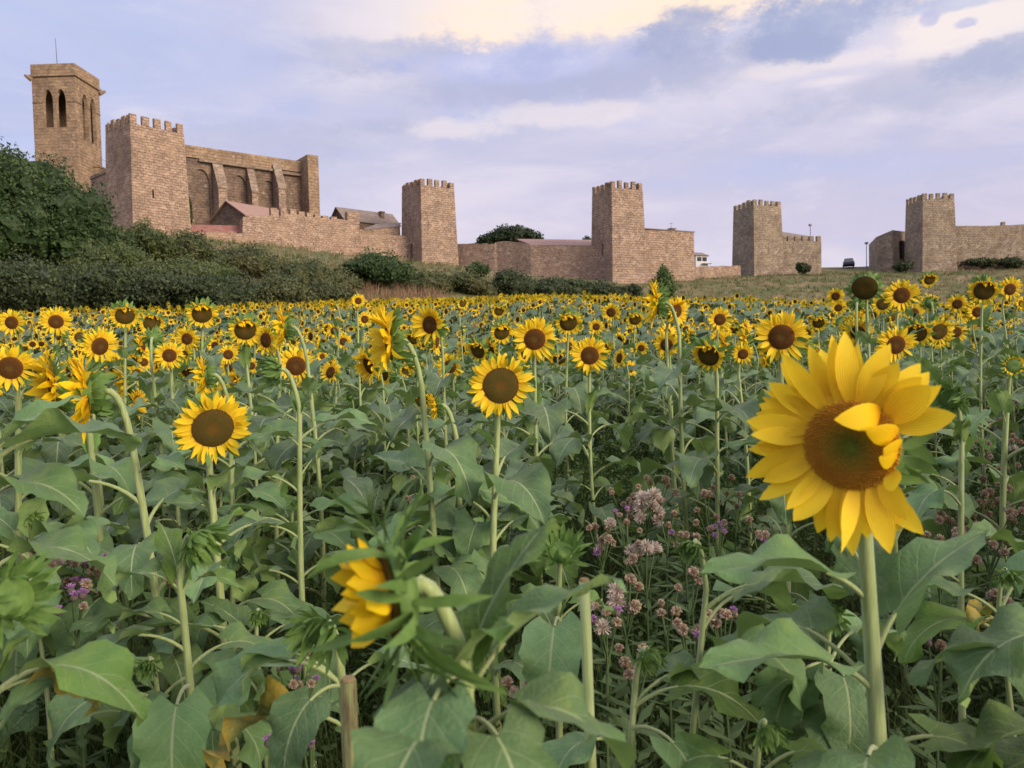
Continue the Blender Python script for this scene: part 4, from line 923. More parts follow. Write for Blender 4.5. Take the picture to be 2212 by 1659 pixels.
LV['fresh'] = [leaf_mesh(16, .50, 46, 4, -66, .42, .25, .05, .2, 0, M_LEAF_FRESH), leaf_mesh(17, .55, 44, 10, -50, .40, .35, .06, -.3, 0, M_LEAF_FRESH)]
LV['old'] = [leaf_mesh(18, .62, 30, -25, -92, .36, .5, .10, .5, 0, M_LEAF_OLD), leaf_mesh(19, .70, 36, -8, -60, .34, .6, .12, -.6, 0, M_LEAF_OLD)]

def newobj(name, me, parent, M):
    o = bpy.data.objects.new(name, me); COL.objects.link(o); o.parent = parent; o.matrix_local = M; return o
def facing(pos, yaw, nod):
    f = Vector((CAM.x - pos.x, CAM.y - pos.y, 0)).normalized(); a = rad(yaw)
    f = Vector((f.x * math.cos(a) - f.y * math.sin(a), f.x * math.sin(a) + f.y * math.cos(a), 0))
    return f * math.cos(rad(nod)) - ZUP * math.sin(rad(nod))
def mat3(z):
    y = (ZUP - z * z.z)
    if y.length < .05: y = Vector((0, 1, 0))
    y.normalize(); x = y.cross(z); return Matrix(((x.x, y.x, z.x), (x.y, y.y, z.y), (x.z, y.z, z.z))).to_4x4()
def bez(a, b, c, t): return a * (1 - t) ** 2 + b * 2 * t * (1 - t) + c * t * t
RS = random.Random(3)
def sunflower(base, head, yaw, nod, R, style, label, group=None, leaves=None, nleaf=8, sr=.0125, lsize=.17, name='sunflower', petal_custom=None, disc=None, sway=.03, neck=0.0, nko=None):
    base = Vector(base); head = Vector(head); near = head.y < 2.9; t = thing(name, base, label, 'sunflower', group)
    f = facing(head, yaw, nod); rd = STY[style][0]
    bk = head - f * R * .34; nk = head - f * (R * .34 + .022 + .16 * R); A = nk - ZUP * (.085 + .5 * R) - Vector((f.x, f.y, 0)) * .022
    if nko: nk = head - f * nko[0] + ZUP * .004; A = nk - Vector((f.x, f.y, 0)) * nko[1] - ZUP * nko[2]
    H = A.z - base.z; sw = Vector((RS.uniform(-sway, sway), RS.uniform(-sway, sway), 0)); pts = []; n = 9
    for i in range(n): u = i / n; pts.append(base.lerp(A, u) + sw * math.sin(u * 3.14159) - (ZUP * .06 if i == 0 else Vector()))
    for i in range(6): pts.append(bez(A, nk + ZUP * (.012), bk, i / 5))
    rr = [sr * (1.15 - .42 * min(1, i / (n + 1))) * (1 if i < n + 4 else 1.1) for i in range(len(pts))]
    mb = MB(); mb.tube([p - base for p in pts], rr, 8); st = bpy.data.objects.new('stem', mb.mesh('stem', [M_STEM], smooth=True)); COL.objects.link(st); st.parent = t
    M = Matrix.Translation(head - base) @ mat3(f) @ Matrix.Rotation(RS.uniform(-.2, .2), 4, 'Z') @ Matrix.Scale(R, 4)
    hv = RS.choice(HEADS[style]); fh = newobj('flower_head', disc or hv[0], t, M); I = Matrix.Identity(4)
    if petal_custom: petal_custom(fh)
    elif hv[1]: newobj('petal_ring', hv[1], fh, I)
    newobj('sepal_ring', sepal_mesh('hero', rd, 8) if petal_custom else hv[2], fh, I)
    def at(u):
        k = u * (n - 1e-6); i = int(k); return pts[i].lerp(pts[i + 1], k - i)
    if leaves is None:
        az0 = RS.uniform(0, 360); leaves = []
        for k in range(nleaf):
            u = .26 + .71 * (k + RS.uniform(-.2, .2)) / nleaf; az = az0 + k * 137.5 + RS.uniform(-18, 18)
            kind = RS.choice(('top', 'rise', 'flat')) if u > .86 else RS.choice(('flat', 'arch', 'arch', 'droop')) if u > .55 else RS.choice(('droop', 'droop', 'arch', 'hang', 'fresh'))
            leaves.append((u, az, kind, lsize * (.62 if u > .86 else 1.0) * RS.uniform(.75, 1.2)))
    for (u, az, kind, s) in leaves:
        if u > 1.5:                                    # a height in the photograph
            u = min(.985, max(.02, next((i / 60 for i in range(60, 0, -1) if proj(at(i / 60))[1] > u), .05)))
        p = at(min(u, .985)) - base; a = rad(az); v = LV[kind]
        lo = newobj('leaf', v[RS.randrange(len(v))], t, Matrix.Translation(p) @ Matrix.Rotation(a, 4, 'Z') @ Matrix.Rotation(RS.uniform(-.15, .15), 4, 'Y') @ Matrix.Diagonal((s * RS.choice((-1, 1)) if False else s, s, s, 1)))
        if near and lo.data.materials[0] == M_LEAF: lo.material_slots[0].link = 'OBJECT'; lo.material_slots[0].material = M_LEAF_NEAR
    return t
def ground_at(px, d):
    p = P(px, 900, d); return Vector((p.x, p.y, gzf(p.x, p.y)))

# the big flower close to the lens, petal by petal
def hero_petals(fh):
    rs = random.Random(4); rd = .43; n = 31; spec = []
    for k in range(n):
        th = 360 * k / n + rs.uniform(-4, 4)
        if -50 < ((th + 180) % 360) - 180 < 34 or 52 < th < 74: continue
        spec.append((th, rs.uniform(.48, .69) * (1.14 if 55 < th < 135 else 1), rs.uniform(.082, .125), rs.gauss(.12, .17), rs.gauss(-.12, .35), rs.gauss(0, .5), rs.gauss(0, .16), 0))
    for k in range(27):
        th = 40 + 262 * k / 27 + rs.uniform(-6, 6); spec.append((th, rs.uniform(.50, .64), rs.uniform(.085, .125), rs.gauss(-.05, .08), rs.gauss(-.1, .2), rs.gauss(0, .3), rs.gauss(0, .15), 1))
    spec += [(52, .62, .13, 1.55, 1.1, .15, -.85, 0), (17, .46, .12, 1.6, 1.0, -.1, -.7, 0), (0, .34, .12, 1.45, .8, .1, -.5, 0), (-12, .32, .11, 1.5, .9, 0, -.1, 0), (-30, .36, .09, .9, .5, .3, -.6, 0), (42, .52, .15, .25, .1, .1, .05, 0), (30, .52, .13, -.1, .1, -.1, -.25, 1), (-46, .42, .11, .3, -.2, .2, -.2, 0), (-58, .50, .12, .1, -.2, -.2, -.1, 1)]
    for th, ln, wd, el, cu, tw, yw_, row in spec:
        mb = MB(); uv = []; petal_geo(mb, uv, rad(th), rd * .96, ln, wd, el, cu, tw, yw_, z0=-.02 - .03 * row, rows=9, cup=.16)
        me = mb.mesh('petal', [M_PETAL], smooth=True); set_uv(me, uv); newobj('petal', me, fh, Matrix.Identity(4))
hd = P(1838, 962, .93)
b_ = ground_at(1985, .955)
sunflower(b_, hd, -9, 3, .1275, 'wide', 'biggest sunflower, close to the lens, with two upper petals folded over its green hearted face', None,
          [(1290, 96, 'flat', .175), (1270, 20, 'rise', .13), (1420, -78, 'rise', .185), (1360, -25, 'rise', .15), (1490, 98, 'flat', .185), (1470, 40, 'arch', .18), (1600, 150, 'droop', .16), (1620, -110, 'fresh', .15)], sr=.0130,
          petal_custom=hero_petals, disc=disc_mesh(.43, .09, D_HERO, 40, 14, True), sway=.0)
# blurred half-open head seen from behind, lower middle
hd = P(836, 1284, .66); b_ = ground_at(1116, .70)
sunflower(b_, hd, -78, 6, .070, 'tuft', 'half open sunflower head seen from the side and blurred, lower middle, with long green bracts', None,
          [(1385, 160, 'hang', .115), (1470, -82, 'rise', .125), (1400, -50, 'top', .14), (1540, -150, 'hang', .12), (1380, -140, 'top', .085), (1580, -100, 'droop', .13), (1440, 140, 'hang', .09), (1600, 160, 'arch', .13)], sr=.0100, sway=.0, nko=(.040, .028, .075))

# every front sunflower that can be told apart: px, py, outer diameter, yaw, nod, style, stem foot px, distance, label, leaves
HS = [
 (1082, 833, 152, 8, 8, 'olive', 1070, None, 'open sunflower facing us with a broad olive disc and a leaf tip right below'),
 (460, 925, 168, 8, 16, 'olive', 500, None, 'nodding sunflower with dark disc and ragged upper petals, between the two tall bare stems'),
 (190, 850, 178, -94, 6, 'side', 322, 2.0, 'sunflower in profile facing left on a thick bending stem, larger one of the profile pair', ),
 (112, 838, 150, -80, 4, 'side', 205, 2.35, 'sunflower turned left just behind the larger profile head'),
 (1155, 733, 106, 2, 4, 'open', 1165, None, 'fully open sunflower facing us squarely above the olive disc one'),
 (1274, 768, 90, 3, 2, 'open', 1302, None, 'neat round sunflower facing us on a long bare stem, middle of the field'),
 (1688, 728, 124, 2, 2, 'open', 1690, None, 'open sunflower facing us just up and left of the biggest flower'),
 (838, 738, 158, -82, 2, 'side', 940, 2.3, 'large sunflower turned left with green back showing, on a tall stem in the middle'),
 (928, 702, 88, -38, 4, 'cup', 988, 3.6, 'half turned sunflower right behind the large left turned one'),
 (1418, 655, 96, -86, 0, 'side', 1500, 3.1, 'tall sunflower in profile facing left, rising in front of the small conifer'),
 (1462, 672, 60, 45, 6, 'side', 1470, 3.9, 'small sunflower peeking right behind the tall profile one by the conifer'),
 (1440, 745, 62, -12, 8, 'open', 1445, 4.2, 'sunflower half hidden by leaves below the tall profile one'),
 (1530, 768, 86, -25, 22, 'droop', 1545, 3.0, 'tilted sunflower with a leaf across it, between the tall profile one and the biggest flower'),
 (1555, 690, 58, 12, 4, 'open', 1568, None, 'sunflower facing us under the low pinkish wall'),
 (1228, 697, 68, 4, 25, 'droop', 1232, None, 'nodding sunflower with petals hanging over its dark face, right behind the fully open one'),
 (1288, 706, 36, 2, 4, 'open', 1290, None, 'small round sunflower beside the nodding one with hanging petals'),
 (1084, 718, 62, 18, 24, 'droop', 1090, None, 'nodding sunflower with half covered dark face, left of the fully open one'),
 (1078, 672, 38, 10, 22, 'droop', 1080, None, 'small nodding dark faced head below the flat pink tiled house'),
 (1372, 690, 46, 5, 24, 'droop', 1376, None, 'dark faced nodding head left of the tall profile one'),
 (1320, 675, 46, -10, 10, 'open', 1330, None, 'sunflower with a green bud in front of it below the tallest tower'),
 (1948, 638, 78, 16, 6, 'open', 1975, None, 'sunflower facing half right below the last tower'),
 (1868, 622, 66, -6, 22, 'bald', 1890, 3.6, 'big dark petal-less head nodding on a tall stem, below the parked car'),
 (1852, 655, 38, 175, -8, 'young', 1868, 4.6, 'green back of a sunflower just under the dark petal-less head'),
 (1805, 640, 40, -8, 4, 'open', 1812, None, 'upper one of two small sunflowers left of the dark petal-less head'),
 (1811, 665, 36, 4, 6, 'open', 1815, None, 'lower one of two small sunflowers left of the dark petal-less head'),
 (2068, 657, 46, 2, 2, 'open', 2070, None, 'small round sunflower on the right, below the long plain wall, left of a pair'),
 (2112, 674, 52, 24, 2, 'open', 2130, None, 'sunflower turned right, lowest of the cluster under the long plain wall'),
 (2126, 628, 72, 8, 16, 'droop', 2140, None, 'wide sunflower with drooped petals, highest of the cluster under the long plain wall'),
 (2182, 625, 58, 32, 6, 'open', 2196, None, 'sunflower turned right near the right edge under the rocks'),
 (2008, 604, 40, 20, 18, 'droop', 2018, None, 'small high sunflower right at the foot of the last tower'),
 (2008, 655, 40, -160, 0, 'side', 2012, 6.0, 'sunflower seen from behind right of the half right turned one'),
 (1936, 745, 92, 28, 10, 'open', 1965, 2.5, 'dark faced sunflower partly hidden behind the top petals of the biggest flower'),
 (2190, 790, 62, 16, -4, 'young', 2200, 2.6, 'young sunflower with green heart and short petals at the right edge'),
 (2052, 862, 74, -22, 6, 'bud', 2088, 1.9, 'closed green bud on a tall pale stem right of the biggest flower', [(890, 20, 'top', .10), (960, 160, 'top', .10), (975, -60, 'rise', .13), (1050, 80, 'arch', .13), (1085, 120, 'arch', .15), (1200, -70, 'arch', .16), (1340, -60, 'old', .10), (1250, 100, 'droop', .15)]),
 (22, 795, 112, -12, 6, 'open', 40, 2.3, 'open sunflower cut by the left edge with a leaf over it'),
 (25, 697, 64, -28, 2, 'open', 30, None, 'sunflower at the left edge under the huge evergreen tree'),
 (121, 695, 68, 6, 8, 'open', 128, None, 'round sunflower facing us near the left edge, right of the first one'),
 (216, 748, 88, 32, 10, 'open', 232, None, 'slanting sunflower turned right above the profile pair'),
 (270, 682, 70, 2, 22, 'droop', 282, None, 'wide dark faced nodding head, leftmost of the dark row along the brambles'),
 (328, 698, 62, 5, 18, 'droop', 336, None, 'dark faced nodding head with a green bud below, second of the dark row'),
 (436, 678, 74, 0, 22, 'droop', 440, None, 'dark oval nodding head on the field edge below the wide bush'),
 (530, 713, 82, 4, 24, 'droop', 540, None, 'large dark oval nodding head left of two profile flowers'),
 (574, 735, 74, -48, 4, 'open', 590, 3.4, 'sunflower turned left at the foot of the higher profile one'),
 (612, 708, 92, -86, 4, 'side', 680, 3.0, 'higher profile sunflower facing left with a green back, left of the middle'),
 (366, 768, 66, -4, 0, 'open', 380, 3.6, 'sunflower looking up with a leaf below, above the nodding ragged one'),
 (404, 732, 58, -30, 4, 'open', 410, None, 'sunflower behind a bud stem, above the nodding ragged one'),
 (493, 766, 48, 4, 6, 'open', 500, None, 'small sunflower with orange heart right of the looking up one'),
 (442, 812, 86, -92, 6, 'side', 470, 2.7, 'edge-on sunflower showing only petals above the nodding ragged one'),
 (590, 800, 62, -70, 6, 'bud', 668, 2.0, 'green bud facing left on the tallest bare stem left of the middle', [(815, 20, 'top', .09), (850, -60, 'top', .10), (905, 110, 'flat', .12), (950, 150, 'flat', .13), (940, -70, 'flat', .15), (1060, 100, 'arch', .15), (1030, -50, 'rise', .13), (1160, 95, 'droop', .15), (1240, -80, 'arch', .14), (1260, 80, 'droop', .15)]),
 (330, 730, 40, 170, -6, 'bud', 336, 3.8, 'green bud under the second dark nodding head'),
 (742, 738, 40, 6, 10, 'open', 748, None, 'small sunflower left of the large left turned one'),
 (722, 715, 38, -20, 8, 'open', 726, None, 'small sunflower above and left of the small one beside the large turned one'),
 (774, 650, 34, 8, 0, 'open', 782, 5.4, 'small sunflower standing above the field in front of the reddish weeds'),
 (788, 690, 38, 10, 4, 'open', 792, None, 'small sunflower below the one standing before the reddish weeds'),
 (718, 658, 26, -65, 0, 'side', 722, 6.5, 'thin edge-on sunflower against the brambles'),
 (1000, 655, 32, 30, 12, 'droop', 1004, None, 'small slanting sunflower at the field edge below the ruined wall'),
 (1385, 752, 34, -6, 4, 'open', 1388, None, 'small sunflower low between two stems below the dark nodding head'),
 (1605, 765, 52, 18, 12, 'open', 1612, 3.6, 'orange hearted sunflower left of the biggest flower'),
 (940, 880, 62, -80, 10, 'cup', 955, 2.6, 'edge-on yellow head low behind the tall stem in the middle'),
 (1768, 697, 44, 4, 22, 'droop', 1775, None, 'dark nodding head between two open flowers right of the middle'),
 # young and low plants in front
 (432, 1172, 50, 40, 30, 'bud', 438, 1.45, 'young plant with a folded bud between two upright leaves, lower left', [(1165, 40, 'top', .15), (1172, -55, 'top', .16), (1180, -80, 'fresh', .09), (1260, 90, 'arch', .11), (1345, 95, 'arch', .11), (1400, 110, 'droop', .16), (1470, -170, 'hang', .18), (1555, 95, 'droop', .14), (1440, -70, 'droop', .15)]),
 (30, 1290, 70, 30, -20, 'bud', 105, .95, 'green bud at the left edge with narrow upright leaves, lower left corner', [(1330, -30, 'top', .09), (1370, -60, 'top', .10), (1400, 140, 'hang', .14), (1440, -70, 'old', .09), (1480, -95, 'fresh', .16), (1540, 120, 'droop', .15), (1590, -50, 'rise', .08), (1620, 100, 'fresh', .10)]),
 (-70, 870, 90, -20, 0, 'open', -95, 1.25, 'plant cut by the left edge with one wide leaf reaching in', [(985, -88, 'flat', .20), (800, -60, 'rise', .14), (1100, -100, 'arch', .16), (1250, -80, 'arch', .16), (900, 60, 'flat', .12)]),
 (1212, 1190, 36, 10, -50, 'bud', 1205, 1.55, 'small upward pointing bud over a heart shaped leaf, right of the blurred head', [(1230, 85, 'top', .07), (1225, -80, 'top', .075), (1262, 170, 'hang', .175), (1280, 60, 'arch', .12), (1330, -60, 'fresh', .11)]),
 (2310, 1180, 90, -30, 10, 'open', 2330, .95, 'plant cut by the right edge with broad dark leaves reaching in', [(1510, 82, 'flat', .165), (1620, 95, 'fresh', .15), (1420, 100, 'arch', .15), (1700, 90, 'droop', .14)]),
 (1800, 1335, 46, 10, 10, 'bud', 1858, 1.25, 'low plant hidden behind the leaves of the biggest flower', [(1345, 120, 'hang', .14), (1400, 175, 'hang', .15), (1480, 110, 'fresh', .12), (1440, 60, 'arch', .13), (1490, 165, 'hang', .17), (1580, 130, 'fresh', .14), (1400, -60, 'arch', .14)]),
 (1405, 1420, 40, 30, 20, 'bud', 1290, 1.15, 'low leafy plant with a tucked in bud, right of the blurred head', [(1440, -75, 'arch', .13), (1500, -100, 'fresh', .15), (1560, -140, 'hang', .15), (1600, 120, 'droop', .13)]),
 (262, 1210, 40, 20, 30, 'bud', 268, 2.1, 'low leafy plant just behind the thick profile stem', [(1225, 60, 'top', .12), (1232, -80, 'flat', .17), (1260, 110, 'arch', .19), (1290, 170, 'hang', .2), (1330, -100, 'fresh', .19), (1370, 80, 'droop', .2)]),
 (318, 1440, 40, -20, 30, 'bud', 322, 1.45, 'low leafy plant at the foot of the thick profile stem', [(1455, 80, 'rise', .12), (1460, -70, 'arch', .15), (1490, 130, 'droop', .17), (1520, -150, 'hang', .18), (1570, 95, 'fresh', .16), (1600, -90, 'droop', .17)]),
 (560, 1330, 40, 10, 30, 'bud', 566, 1.8, 'low leafy plant between the young folded bud plant and the blurred head', [(1340, 70, 'rise', .13), (1350, -60, 'flat', .16), (1375, 105, 'arch', .18), (1400, -110, 'droop', .18), (1440, 160, 'hang', .2), (1500, 60, 'fresh', .18), (1540, -85, 'droop', .18)]),
 (70, 1120, 40, 20, 30, 'bud', 74, 2.0, 'leafy plant near the left edge above the tan and fluffy thistle', [(1135, 70, 'rise', .14), (1140, -70, 'flat', .18), (1170, -110, 'arch', .2), (1200, 110, 'droop', .2), (1250, -150, 'hang', .2)]),
 (1052, 1105, 40, 10, 30, 'bud', 1056, 2.5, 'leafy plant with wide flat leaves right of the tall stem in the middle', [(1118, 80, 'flat', .2), (1122, -80, 'flat', .21), (1140, 170, 'arch', .2), (1165, -120, 'arch', .22), (1190, 110, 'fresh', .2), (1240, -60, 'droop', .2)]),
 (1492, 1185, 40, -30, 30, 'bud', 1420, 1.25, 'plant with a broad pale leaf arching over the fluffy thistle beside the cut stalk', [(1300, -95, 'flat', .17), (1345, -70, 'arch', .15), (1420, -120, 'droop', .15)]),
 (2178, 1245, 40, 20, 30, 'bud', 2182, 1.5, 'leafy plant near the right edge under the tan thistles', [(1260, 80, 'flat', .17), (1262, -80, 'rise', .16), (1330, 120, 'old', .09), (1320, 170, 'hang', .17), (1370, 85, 'fresh', .17), (1440, -110, 'droop', .17)]),
 (1660, 1585, 40, 20, 30, 'bud', 1664, 1.05, 'low plant with bright leaves at the bottom edge left of the biggest stem', [(1600, 80, 'fresh', .13), (1605, -80, 'fresh', .14), (1625, 140, 'hang', .15), (1640, -140, 'arch', .14)]),
 (640, 1085, 40, 20, 30, 'bud', 700, 2.6, 'leafy plant hidden behind the tallest bare stem', [(1100, 90, 'flat', .2), (1110, -90, 'flat', .2), (1140, 140, 'droop', .22), (1170, -120, 'arch', .22), (1210, 60, 'droop', .2)]),
 (860, 1120, 40, 20, 30, 'bud', 866, 2.4, 'leafy plant between the tallest bare stem and the middle stem', [(1130, 90, 'flat', .19), (1140, -90, 'arch', .2), (1165, 170, 'hang', .2), (1200, -120, 'arch', .2), (1240, 60, 'droop', .2)]),
 (690, 1370, 44, -30, 20, 'bud', 752, 1.15, 'brown stemmed plant with long drooping leaves left of the blurred head', [(1385, 98, 'droop', .18), (1400, 80, 'arch', .15), (1450, 150, 'hang', .13), (1560, 95, 'old', .15), (1480, -80, 'arch', .11)]),
]
TAKEN = []
for h in HS:
    px, py, dia, yaw, nod, style, fpx, d, lb = h[:9]; lv = h[9] if len(h) > 9 else None
    if style in ('young', 'bud'): Rr = .052 if style == 'bud' else .075
    elif style in ('bald',): Rr = .075
    else: Rr = .100
    if d is None: d = max(1.9, min(8.2, Rr * 2 * FOC / dia))
    Rr = dia * d / FOC / 2 / ((1.0 if style != 'cup' else .9))
    if style == 'bud': Rr = .026 if 'leafy' in lb or lb.startswith(('low plant', 'plant with')) else max(Rr * 1.15, .050)
    hp = P(px, py, d); bp = ground_at(fpx, d * 1.0 + .02)
    if bp.z > hp.z - .25: bp.z = hp.z - .5
    near = d < 2.7
    sunflower(bp, hp, yaw, nod, Rr, style, lb, 'front sunflowers' if False else None, lv, nleaf=13, sr=(.0115 if near else .0095) if style != 'bud' else (.0085 if Rr > .04 else .0060), lsize=.215)
    TAKEN.append((px, py, dia, d, bp.x, bp.y))
TAKEN.append((1838, 962, 470, .93, hd.x, hd.y))

# cut stalks
for px, py, d, r_, mt, lb in ((1262, 1255, 1.15, .0082, M_STEM, 'cut green stalk with a flat brown top beside the heart shaped leaf'), (752, 1470, .98, .0105, M_STEM_BR, 'thick brown streaked stalk broken off under the blurred head')):
    tp = P(px, py, d); b0 = ground_at(px + (18 if px > 1000 else 6), d); t = thing('cut_stalk', b0, lb, 'stalk')
    mb = MB(); ps = [b0 - ZUP * .05, b0.lerp(tp, .35) + Vector((.006, 0, 0)), b0.lerp(tp, .7), tp]; mb.tube(ps, [r_ * 1.15, r_ * 1.08, r_, r_], 9); part('stem', mb, [mt], t, smooth=True)
    mb = MB(); mb.tube([tp + ZUP * .001, tp + ZUP * .004], [r_ * .96, r_ * .8], 9); part('cut_end', mb, [M_CUT], t)

# the rest of the near rows, one plant at a time
ZN = ((120, 'under the huge evergreen tree'), (330, 'below the nearest tower'), (560, 'below the church'), (800, 'below the ruined battlements'), (1000, 'below the first tower past the church'), (1210, 'below the round topped pine'), (1400, 'below the tallest tower'), (1580, 'below the low pinkish wall'), (1760, 'below the buff tower'), (1950, 'below the parked car'), (2080, 'below the last tower'), (9999, 'below the long plain wall'))
DEP = ((5.0, 'in the front row'), (6.2, 'in the second rows'), (7.4, 'in the middle rows'), (8.8, 'in the farther rows'), (99, 'in the small last rows'))
FACE = {'open': 'open sunflower', 'droop': 'nodding dark faced sunflower', 'side': 'sunflower in profile', 'cup': 'half closed sunflower', 'bud': 'green budding sunflower', 'olive': 'broad disc sunflower'}
pts_ = []; spots = []; tries = 0; LIM = 300 - len(HS) - 2
r2 = random.Random(21)
while tries < 60000 and len(spots) < 700:
    tries += 1; y = 3.9 + 8.2 * math.sqrt(r2.random()); x = r2.uniform(-.72, .72) * y; px, _, _ = proj((x, y, gzf(x, y) + 1.3))
    mn = 4.0 if px < 1120 else 5.9 if px < 1740 else 4.6 if px < 2040 else 5.8
    if y < mn or px < -60 or px > 2270: continue
    sp_ = .34 + .012 * y
    if any((x - a) ** 2 + (y - b) ** 2 < sp_ * sp_ for a, b, *_ in spots) or any((x - q[4]) ** 2 + (y - q[5]) ** 2 < .09 for q in TAKEN): continue
    spots.append((x, y, px))
spots.sort(key=lambda s: s[1]); spots = spots[:LIM]
DMAX = spots[-1][1]
for x, y, px in spots:
    g = gzf(x, y); st = r2.choices(('open', 'droop', 'olive', 'side', 'cup', 'bud'), (30, 24, 8, 18, 13, 7))[0]
    Rr = {'bud': .05, 'droop': .10, 'cup': .085}.get(st, .104) * r2.uniform(.72, 1.2); hh = r2.gauss(1.14, .10) - (.10 if y > 7 else 0) + (.24 if px > 1800 else 0)
    yaw = r2.gauss(-4, 46) - (6 if st != 'side' else 0); nod = {'droop': 24, 'open': 6}.get(st, 6) + r2.gauss(0, 11)
    if st == 'side': yaw = r2.choice((-72, -60, -80, 65))
    for k in range(8):
        hp = Vector((x + r2.uniform(-.05, .05), y - .05, g + hh)); qx, qy, qd = proj(hp)
        if any(qd < q[3] - .1 and math.hypot(qx - q[0], qy - q[1]) < q[2] * .5 + Rr * FOC / qd for q in TAKEN): hh -= .10
        else: break
    zone = next(n for l, n in ZN if px < l); band = next(n for l, n in DEP if y < l)
    sunflower((x, y, g), hp, yaw, nod, Rr, st, f'{FACE[st]} {band}, {zone}', 'sunflowers in the field rows', nleaf=14 if y < 6.5 else 12, lsize=.235, sr=.0080)

# ------------------------------------------------------------------ the rest of the field: thousands of plants read as one mass
def tri_template(nl, npet, ndisc, seed, detail):
    rs = random.Random(seed); V, T, MI = [], [], []
    def addv(vs, ts, m_): 
        b = len(V); V.extend(vs); T.extend([tuple(b + i for i in t) for t in ts]); MI.extend([m_] * len(ts))
    nod = rad(rs.gauss(16, 15)); yaw = rad(rs.gauss(-8, 40)); f = Vector((math.sin(yaw) * math.cos(nod), -math.cos(yaw) * math.cos(nod), -math.sin(nod))); M = mat3(f).to_3x3()
    R = rs.uniform(.085, .112); hp = Vector((0, 0, rs.uniform(1.12, 1.26))); rd = rs.choice((.38, .44, .55)) if detail else rs.choice((.26, .32, .40)); R *= 1.0 if detail else 1.22
    pet = []; 
    for k in range(npet):
        a = 6.2832 * k / npet + rs.uniform(-.08, .08); w = 6.2832 / npet * .52; L_ = rs.uniform(.88, 1.12); z = rs.gauss(.08, .12)
        pet.append(([(rd * .9 * math.cos(a - w * .8), rd * .9 * math.sin(a - w * .8), -.02), (rd * .9 * math.cos(a + w * .8), rd * .9 * math.sin(a + w * .8), -.02), (.76 * math.cos(a + w * .6), .76 * math.sin(a + w * .6), z * .5), (L_ * math.cos(a), L_ * math.sin(a), z), (.76 * math.cos(a - w * .6), .76 * math.sin(a - w * .6), z * .5)], [(0, 1, 2), (0, 2, 4), (4, 2, 3)]) if detail else ([(rd * .9 * math.cos(a - w), rd * .9 * math.sin(a - w), 0), (rd * .9 * math.cos(a + w), rd * .9 * math.sin(a + w), 0), (L_ * math.cos(a), L_ * math.sin(a), z)], [(0, 1, 2)]))
    for vs, ts in pet: addv([tuple(hp + M @ (Vector(v) * R)) for v in vs], ts, 0)
    dv = [tuple(hp + M @ Vector((0, 0, .08 * R)))] + [tuple(hp + M @ Vector((rd * R * math.cos(6.2832 * k / ndisc), rd * R * math.sin(6.2832 * k / ndisc), .02 * R))) for k in range(ndisc)]
    addv(dv, [(0, 1 + k, 1 + (k + 1) % ndisc) for k in range(ndisc)], 1)
    bv = [tuple(hp + M @ Vector((0, 0, -.34 * R)))] + [tuple(hp + M @ Vector((.62 * R * math.cos(6.2832 * k / 7), .62 * R * math.sin(6.2832 * k / 7), -.05 * R))) for k in range(7)]
    addv(bv, [(0, 1 + (k + 1) % 7, 1 + k) for k in range(7)], 2)
    if detail:
        s_ = .011; b = [(s_, 0, 0), (-s_ * .5, s_, 0), (-s_ * .5, -s_, 0)]; e = hp - f * R * .5
        top = [tuple(Vector(q) * .8 + e) for q in b]; addv(b + top, [(0, 1, 4), (0, 4, 3), (1, 2, 5), (1, 5, 4), (2, 0, 3), (2, 3, 5)], 3)
    for k in range(nl):
        a = k * 2.4 + rs.uniform(-.4, .4); z = .45 + .75 * k / nl + rs.uniform(-.05, .05); L_ = rs.uniform(.17, .26); W_ = L_ * rs.uniform(.40, .52); dr = rs.uniform(-.1, .9)
        c, s = math.cos(a), math.sin(a); h = lambda r_, w_, zz: (c * r_ - s * w_, s * r_ + c * w_, z + zz)
        if detail: addv([h(.02, 0, 0), h(.10, 0, .06), h(.17, W_, .04 - dr * .04), h(.17, -W_, .04 - dr * .04), h(.20, 0, .03), h(.12 + L_ * .75, W_ * .55, -dr * .12), h(.12 + L_ * .75, -W_ * .55, -dr * .12), h(.12 + L_, 0, -dr * .2)], [(1, 4, 2), (1, 3, 4), (4, 5, 2), (4, 3, 6), (4, 6, 7), (4, 7, 5)], 4)
        else: addv([h(.04, 0, .03), h(.18, W_ * 1.1, .02), h(.18, -W_ * 1.1, .02), h(.14 + L_, 0, -dr * .15)], [(0, 2, 1), (1, 2, 3)], 4)
    return np.array(V, np.float32), np.array(T, np.int32), np.array(MI, np.int32)
def field_mass(name, pts, temps, mats, lab=None):
    Vs, Ts, Ms = [], [], []; o = 0; which = RNG.integers(0, len(temps), len(pts))
    for k, (tv, tt, tm) in enumerate(temps):
        p = pts[which == k]; n = len(p)
        if not n: continue
        a = RNG.normal(0, .35, n); c, s = np.cos(a), np.sin(a); sc = RNG.normal(1, .055, n)
        v = np.empty((n, len(tv), 3), np.float32); v[:, :, 0] = (tv[None, :, 0] * c[:, None] - tv[None, :, 1] * s[:, None]) + p[:, 0:1]; v[:, :, 1] = (tv[None, :, 0] * s[:, None] + tv[None, :, 1] * c[:, None]) + p[:, 1:2]; v[:, :, 2] = tv[None, :, 2] * sc[:, None] + p[:, 2:3]
        t = tt[None] + (np.arange(n) * len(tv))[:, None, None] + o; Vs.append(v.reshape(-1, 3)); Ts.append(t.reshape(-1, 3)); Ms.append(np.tile(tm, n)); o += n * len(tv)
    me = fastmesh(name, np.concatenate(Vs), np.concatenate(Ts), mats, np.concatenate(Ms)); ob_ = bpy.data.objects.new(name, me); COL.objects.link(ob_); tag(ob_, lab, 'sunflower field', kind='stuff'); return ob_
